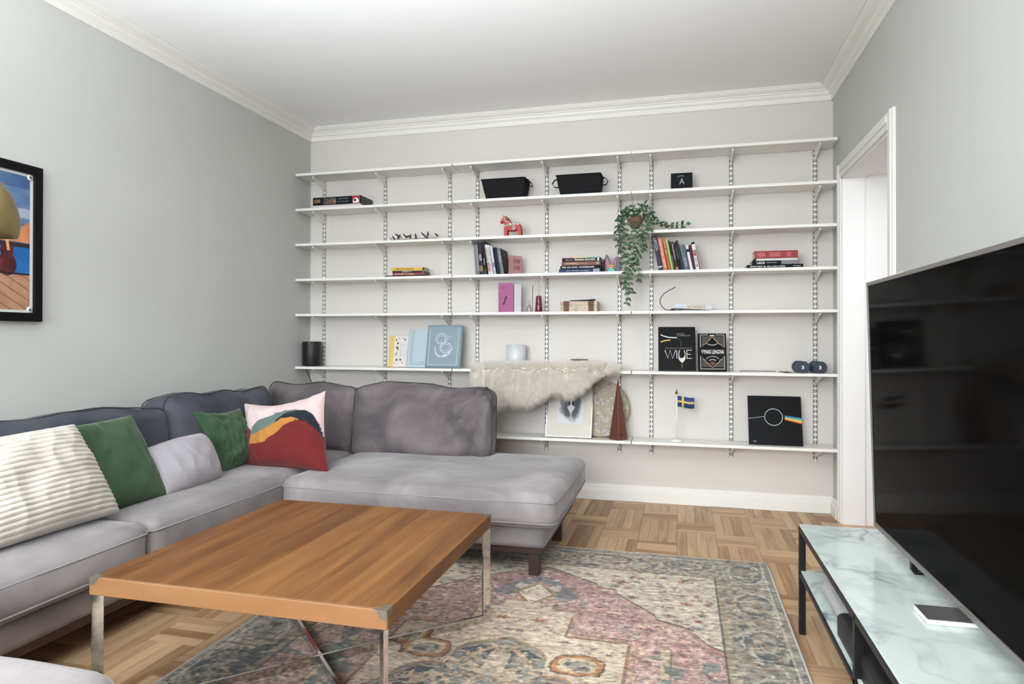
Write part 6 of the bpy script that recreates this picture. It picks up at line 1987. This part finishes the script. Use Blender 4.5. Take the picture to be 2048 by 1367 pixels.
mr = nt.nodes.new('ShaderNodeMapRange'); mr.inputs['From Min'].default_value = .40; mr.inputs['From Max'].default_value = .66; mr.inputs['To Min'].default_value = .07; mr.inputs['To Max'].default_value = .0; nt.links.new(n2.outputs['Fac'], mr.inputs['Value'])
ad = nt.nodes.new('ShaderNodeMath'); ad.operation = 'ADD'; nt.links.new(ab.outputs[0], ad.inputs[0]); nt.links.new(mr.outputs[0], ad.inputs[1])
rr_ = ramp(nt, [(0.0, (104, 115, 119)), (.016, (150, 161, 161)), (.05, (182, 192, 187)), (.13, (198, 207, 201))]); nt.links.new(ad.outputs[0], rr_.inputs[0]); nt.links.new(rr_.outputs[0], b.inputs['Base Color'])
b.inputs['Roughness'].default_value = .12
marble = m
SX0, SX1, SYA, SYB = 3.155, 3.545, -1.830, -3.43
m_ = MB(); m_.box(SX0 + .002, SX1 - .002, SYB + .002, SYA - .002, .394, .401, .0015); m_.build('top_panel', marble, ms)
m_ = MB(); m_.box(SX0 + .006, SX1 - .006, SYB + .006, SYA - .006, .228, .235, .001); m_.build('lower_shelf', marble, ms)
m_ = MB()
for (xa, xb) in ((SX0, SX0 + .010), (SX1 - .010, SX1)): m_.box(xa, xb, SYB, SYA, .376, .3938, .001); m_.box(xa, xb, SYB, SYA, .214, .2278, .001)
for (ya, yb) in ((SYA - .010, SYA), (-2.640, -2.630), (SYB, SYB + .010)): m_.box(SX0, SX1, ya, yb, .3765, .3935, .001); m_.box(SX0, SX1, ya, yb, .2145, .2275, .001)
m_.build('rails', black_metal, ms)
for yy in (SYA - .024, -2.645, SYB):
    for xx in (SX0, SX1 - .022):
        m_ = MB(); m_.box(xx, xx + .022, yy, yy + .024, 0, .3762, .001); m_.build('leg', black_metal, ms)
# television
tv = thing('television', 'large black flat television with a thin silver bezel, leaning into the right edge', 'television', (3.36, -2.72, .401))
TY_far, TY_near = -2.000, -3.440
M = T(3.368, 0, .455) @ Ry(-1.6)
sb = P('brushed_silver', (140, 136, 132), .35, metal=.7)
m_ = MB(M); m_.box(.004, .030, TY_near + .004, TY_far - .004, .004, .818, .002); m_.build('back_shell', black_plastic, tv)
scr, nt, b = new_mat('screen_black'); MATS['screen_black'] = scr
b.inputs['Base Color'].default_value = (.0035, .0032, .003, 1); b.inputs['Roughness'].default_value = .07; b.inputs['IOR'].default_value = 1.045
m_ = MB(M); m_.box(.0008, .004, TY_near + .008, TY_far - .006, .016, .812); m_.build('screen', scr, tv)
m_ = MB(M); m_.box(-.003, .012, TY_near, TY_far, .812, .824, .0012); m_.box(-.003, .012, TY_near, TY_far, 0, .017, .0012); m_.box(-.003, .012, TY_far - .007, TY_far, .017, .812, .0012); m_.box(-.003, .012, TY_near, TY_near + .008, .017, .812, .0012); m_.build('bezel', sb, tv)
for yy in (-2.30, -3.15):
    m_ = MB(); m_.box(3.392, 3.50, yy - .012, yy + .012, .4013, .409, .002); m_.box(3.386, 3.402, yy - .010, yy + .010, .408, .475, .002); m_.build('foot', black_plastic, tv)
# white box with grey top
r = thing('streaming_box', 'flat white box with a dark grey top on the marble beside the television', 'media box', (3.37, -2.65, .401))
m_ = MB(T(3.306, -2.680, .4013) @ Rz(1)); m_.box(0, .150, 0, .092, 0, .0125, .003); m_.build('case', P('white_plastic', (232, 232, 232), .3), r)
m_ = MB(T(3.306, -2.680, .4013) @ Rz(1)); m_.box(.001, .149, .001, .091, .0126, .0145, .0008); m_.build('top_plate', P('grey_plate', (96, 94, 94), .3, metal=.4), r)
# things on the lower shelf
m_ = MB(); m_.softbox((3.186, -2.372, .2353), (3.330, -2.060, .286), .024, .012, amp=.003, nscale=30, seed=2)
tag(m_.build('rolled_blanket', P('speckled_wool', (176, 176, 174), .95, vary=.5, vscale=260, bump=.8, bscale=300)), 'rolled speckled grey blanket at the far end of the lower marble shelf', 'blanket')
r = thing('soundbar', 'long black soundbar on the lower marble shelf', 'soundbar', (3.24, -2.8, .2353))
m_ = MB()
n = 8
ol = [(3.170, .2354), (3.170, .284)] + [(3.170 + .022 - .022 * math.cos(rad(90 * k / n)), .284 + .014 * math.sin(rad(90 * k / n))) for k in range(1, n + 1)] + [(3.290, .298), (3.290, .2354)]
m_.prism(ol, -2.385, -3.28, 'Y'); m_.build('housing', P('soundbar_black', (30, 30, 31), .5), r)
m_ = MB(); m_.box(3.1692, 3.1702, -3.27, -2.39, .2775, .2783); m_.build('seam', P('seam_grey', (70, 70, 72), .5), r)
r = thing('game_console', 'black box device behind the soundbar on the lower marble shelf', 'device', (3.40, -3.2, .2353))
m_ = MB(); m_.box(3.30, 3.50, -3.38, -3.08, .2354, .33, .003); m_.build('case', black_plastic, r)
m_ = MB(); m_.box(3.2985, 3.3005, -3.36, -3.10, .275, .279); m_.build('disc_slot', P('seam_grey', (70, 70, 72), .5), r)

# ------------------------------------------------------------------ framed poster on the left wall
r = thing('framed_poster', 'black framed colourful seaside poster on the left wall', 'picture', (.012, -2.45, 1.157))
FY1, FY0, FZ0, FZ1 = -2.190, -2.700, 1.157, 1.827
m_ = MB()
fw_ = .037
m_.box(.001, .026, FY0, FY1, FZ1 - fw_, FZ1, .001); m_.box(.001, .026, FY0, FY1, FZ0, FZ0 + fw_, .001)
m_.box(.001, .026, FY0, FY0 + fw_, FZ0 + fw_, FZ1 - fw_, .001); m_.box(.001, .026, FY1 - fw_, FY1, FZ0 + fw_, FZ1 - fw_, .001)
m_.build('frame', P('frame_black', (14, 13, 13), .5, spec=.15), r)
m_ = MB(); m_.box(.004, .014, FY0 + fw_, FY1 - fw_, FZ0 + fw_, FZ1 - fw_); m_.build('mount', P('poster_white', (206, 208, 206), .6), r)
pw, ph = (FY1 - FY0) - 2 * fw_ - .030, (FZ1 - FZ0) - 2 * fw_ - .024
nc, nr_ = 160, 220
gx, gy = np.meshgrid(np.linspace(0, 1, nc), np.linspace(0, 1, nr_))
nn2 = npnoise(gx.shape, 6, 77, .6, 2.2, 4); nn3 = npnoise(gx.shape, 20, 78)
img = np.zeros(gx.shape + (3,))
sky = np.stack([.20 + .35 * nn2, .32 + .30 * nn2, .50 + .18 * nn2], -1); img[:] = sky
img[gy > .9] = img[gy > .9] * .6 + np.array([.10, .22, .42]) * .4
sea = gy < .50; img[sea] = np.stack([.10 + .1 * nn2, .30 + .2 * nn2, .55 + .2 * nn2], -1)[sea]
mtn = (gy < .60 + .06 * np.sin(gx * 14)) & (gy > .50) & (gx > .55); img[mtn] = np.stack([.62 + .25 * nn3, .38 + .2 * nn3, .26 + .12 * nn3], -1)[mtn]
cloudy = (np.abs(gy - .70 - .04 * nn2) < .035); img[cloudy] = img[cloudy] * .4 + np.array([.74, .76, .78]) * .6
bandd = (gy > .465) & (gy < .497); img[bandd] = [.18, .14, .14]
flr = gy < .26; img[flr] = np.stack([.62 + .12 * nn3, .46 + .10 * nn3, .36 + .08 * nn3], -1)[flr]
for k in range(9):
    ln_ = flr & (np.abs((gy - .26) + (gx - k * .18) * .42) < .004); img[ln_] = [.48, .32, .24]
for (cx_, cy_, c1) in ((.76, .36, (.30, .12, .13)), (.60, .37, (.36, .14, .14))):
    bodyc = (((gx - cx_) / .10) ** 2 + ((gy - cy_ + .03) / .085) ** 2 < 1) | (((gx - cx_) / .07) ** 2 + ((gy - cy_ - .07) / .055) ** 2 < 1); img[bodyc] = np.array(c1) * (1 + .8 * (nn3[bodyc][:, None] - .5))
    nk = (np.abs(gx - cx_ + (gy - .5) * .2) < .014) & (gy > cy_ + .07) & (gy < cy_ + .22); img[nk] = [.86, .60, .34]
edge_d = (gy < .272) & (gy > .26); img[edge_d] = [.14, .10, .12]
Mposter = Matrix(((0, -1, 0, .0150), (1, 0, 0, FY0 + fw_ + .015), (0, 0, 1, FZ0 + fw_ + .012), (0, 0, 0, 1)))
raster('poster_print', img, Mposter, pw, ph, attr_mat('poster_paper', .35), r)
for yy in (FY1 - fw_ - .015, FY0 + fw_ + .015):
    for zz_ in (FZ0 + fw_ + .013, FZ1 - fw_ - .013):
        m_ = MB(T(.0152, yy, zz_) @ Rz(90)); m_.lathe([(.0005, -.0025), (.013, -.0022), (.014, 0)], (0, 0, 0), 18, ax='Y'); e = m_.build('corner_boss', P('poster_white', (206, 208, 206), .6), r)
        m_ = MB(T(.0180, yy, zz_) @ Rz(90)); m_.lathe([(.0005, -.0014), (.005, -.001), (.0055, 0)], (0, 0, 0), 12, ax='Y'); m_.build('screw', P('screw_steel', (110, 108, 104), .3, metal=.9), e)

# brass floor lamp whose shade hangs in front of the poster
lamp = thing('floor_lamp', 'brass dome lampshade cut by the left edge, in front of the poster', 'lamp', (.42, -3.75, 0))
lc = Vector((.443, -2.781, 1.482))
R_ = .154
prof = [(.0005, .158), (.03, .156), (.06, .147), (.085, .132), (.108, .110), (.128, .080), (.143, .046), (.152, .010), (.154, -.006), (.150, -.034), (.142, -.052)]
prof = [(max(.0005, a * .80), b_) for a, b_ in prof]
inner = [(max(.0005, a - .002), b_ - .0015) for a, b_ in prof[::-1]]
dh = Vector((-2.288, 1.682, 0)).normalized()
nt_ = (Vector((0, 0, 1)) * math.cos(rad(8.2)) - dh * math.sin(rad(8.2)))
ML = T(*lc) @ Vector((0, 0, 1)).rotation_difference(nt_).to_matrix().to_4x4()
m_ = MB(ML); m_.lathe(prof + [(.1120, -.052)] + inner, (0, 0, 0), 56); m_.build('lampshade', brass, lamp)
m_ = MB(ML); m_.lathe([(.0005, -.020), (.018, -.014), (.028, .004), (.022, .024), (.012, .034), (.012, .060)], (0, 0, 0), 24); m_.build('bulb', P('frosted_bulb', (226, 222, 214), .4), lamp)
m_ = MB(); m_.tube(smooth_path([tuple(ML @ Vector((0, 0, .155))), tuple(ML @ Vector((0, 0, .20))), (.44, -2.95, 1.80), (.43, -3.30, 1.90), (.42, -3.62, 1.75), (.42, -3.75, 1.45), (.42, -3.75, .9), (.42, -3.75, .03)], 8), .009, 12); m_.build('pole', brass, lamp)
m_ = MB(); m_.lathe([(.0005, 0), (.150, 0), (.152, .006), (.148, .020), (.02, .026), (.012, .034)], (.42, -3.75, 0), 40); m_.build('foot', brass, lamp)
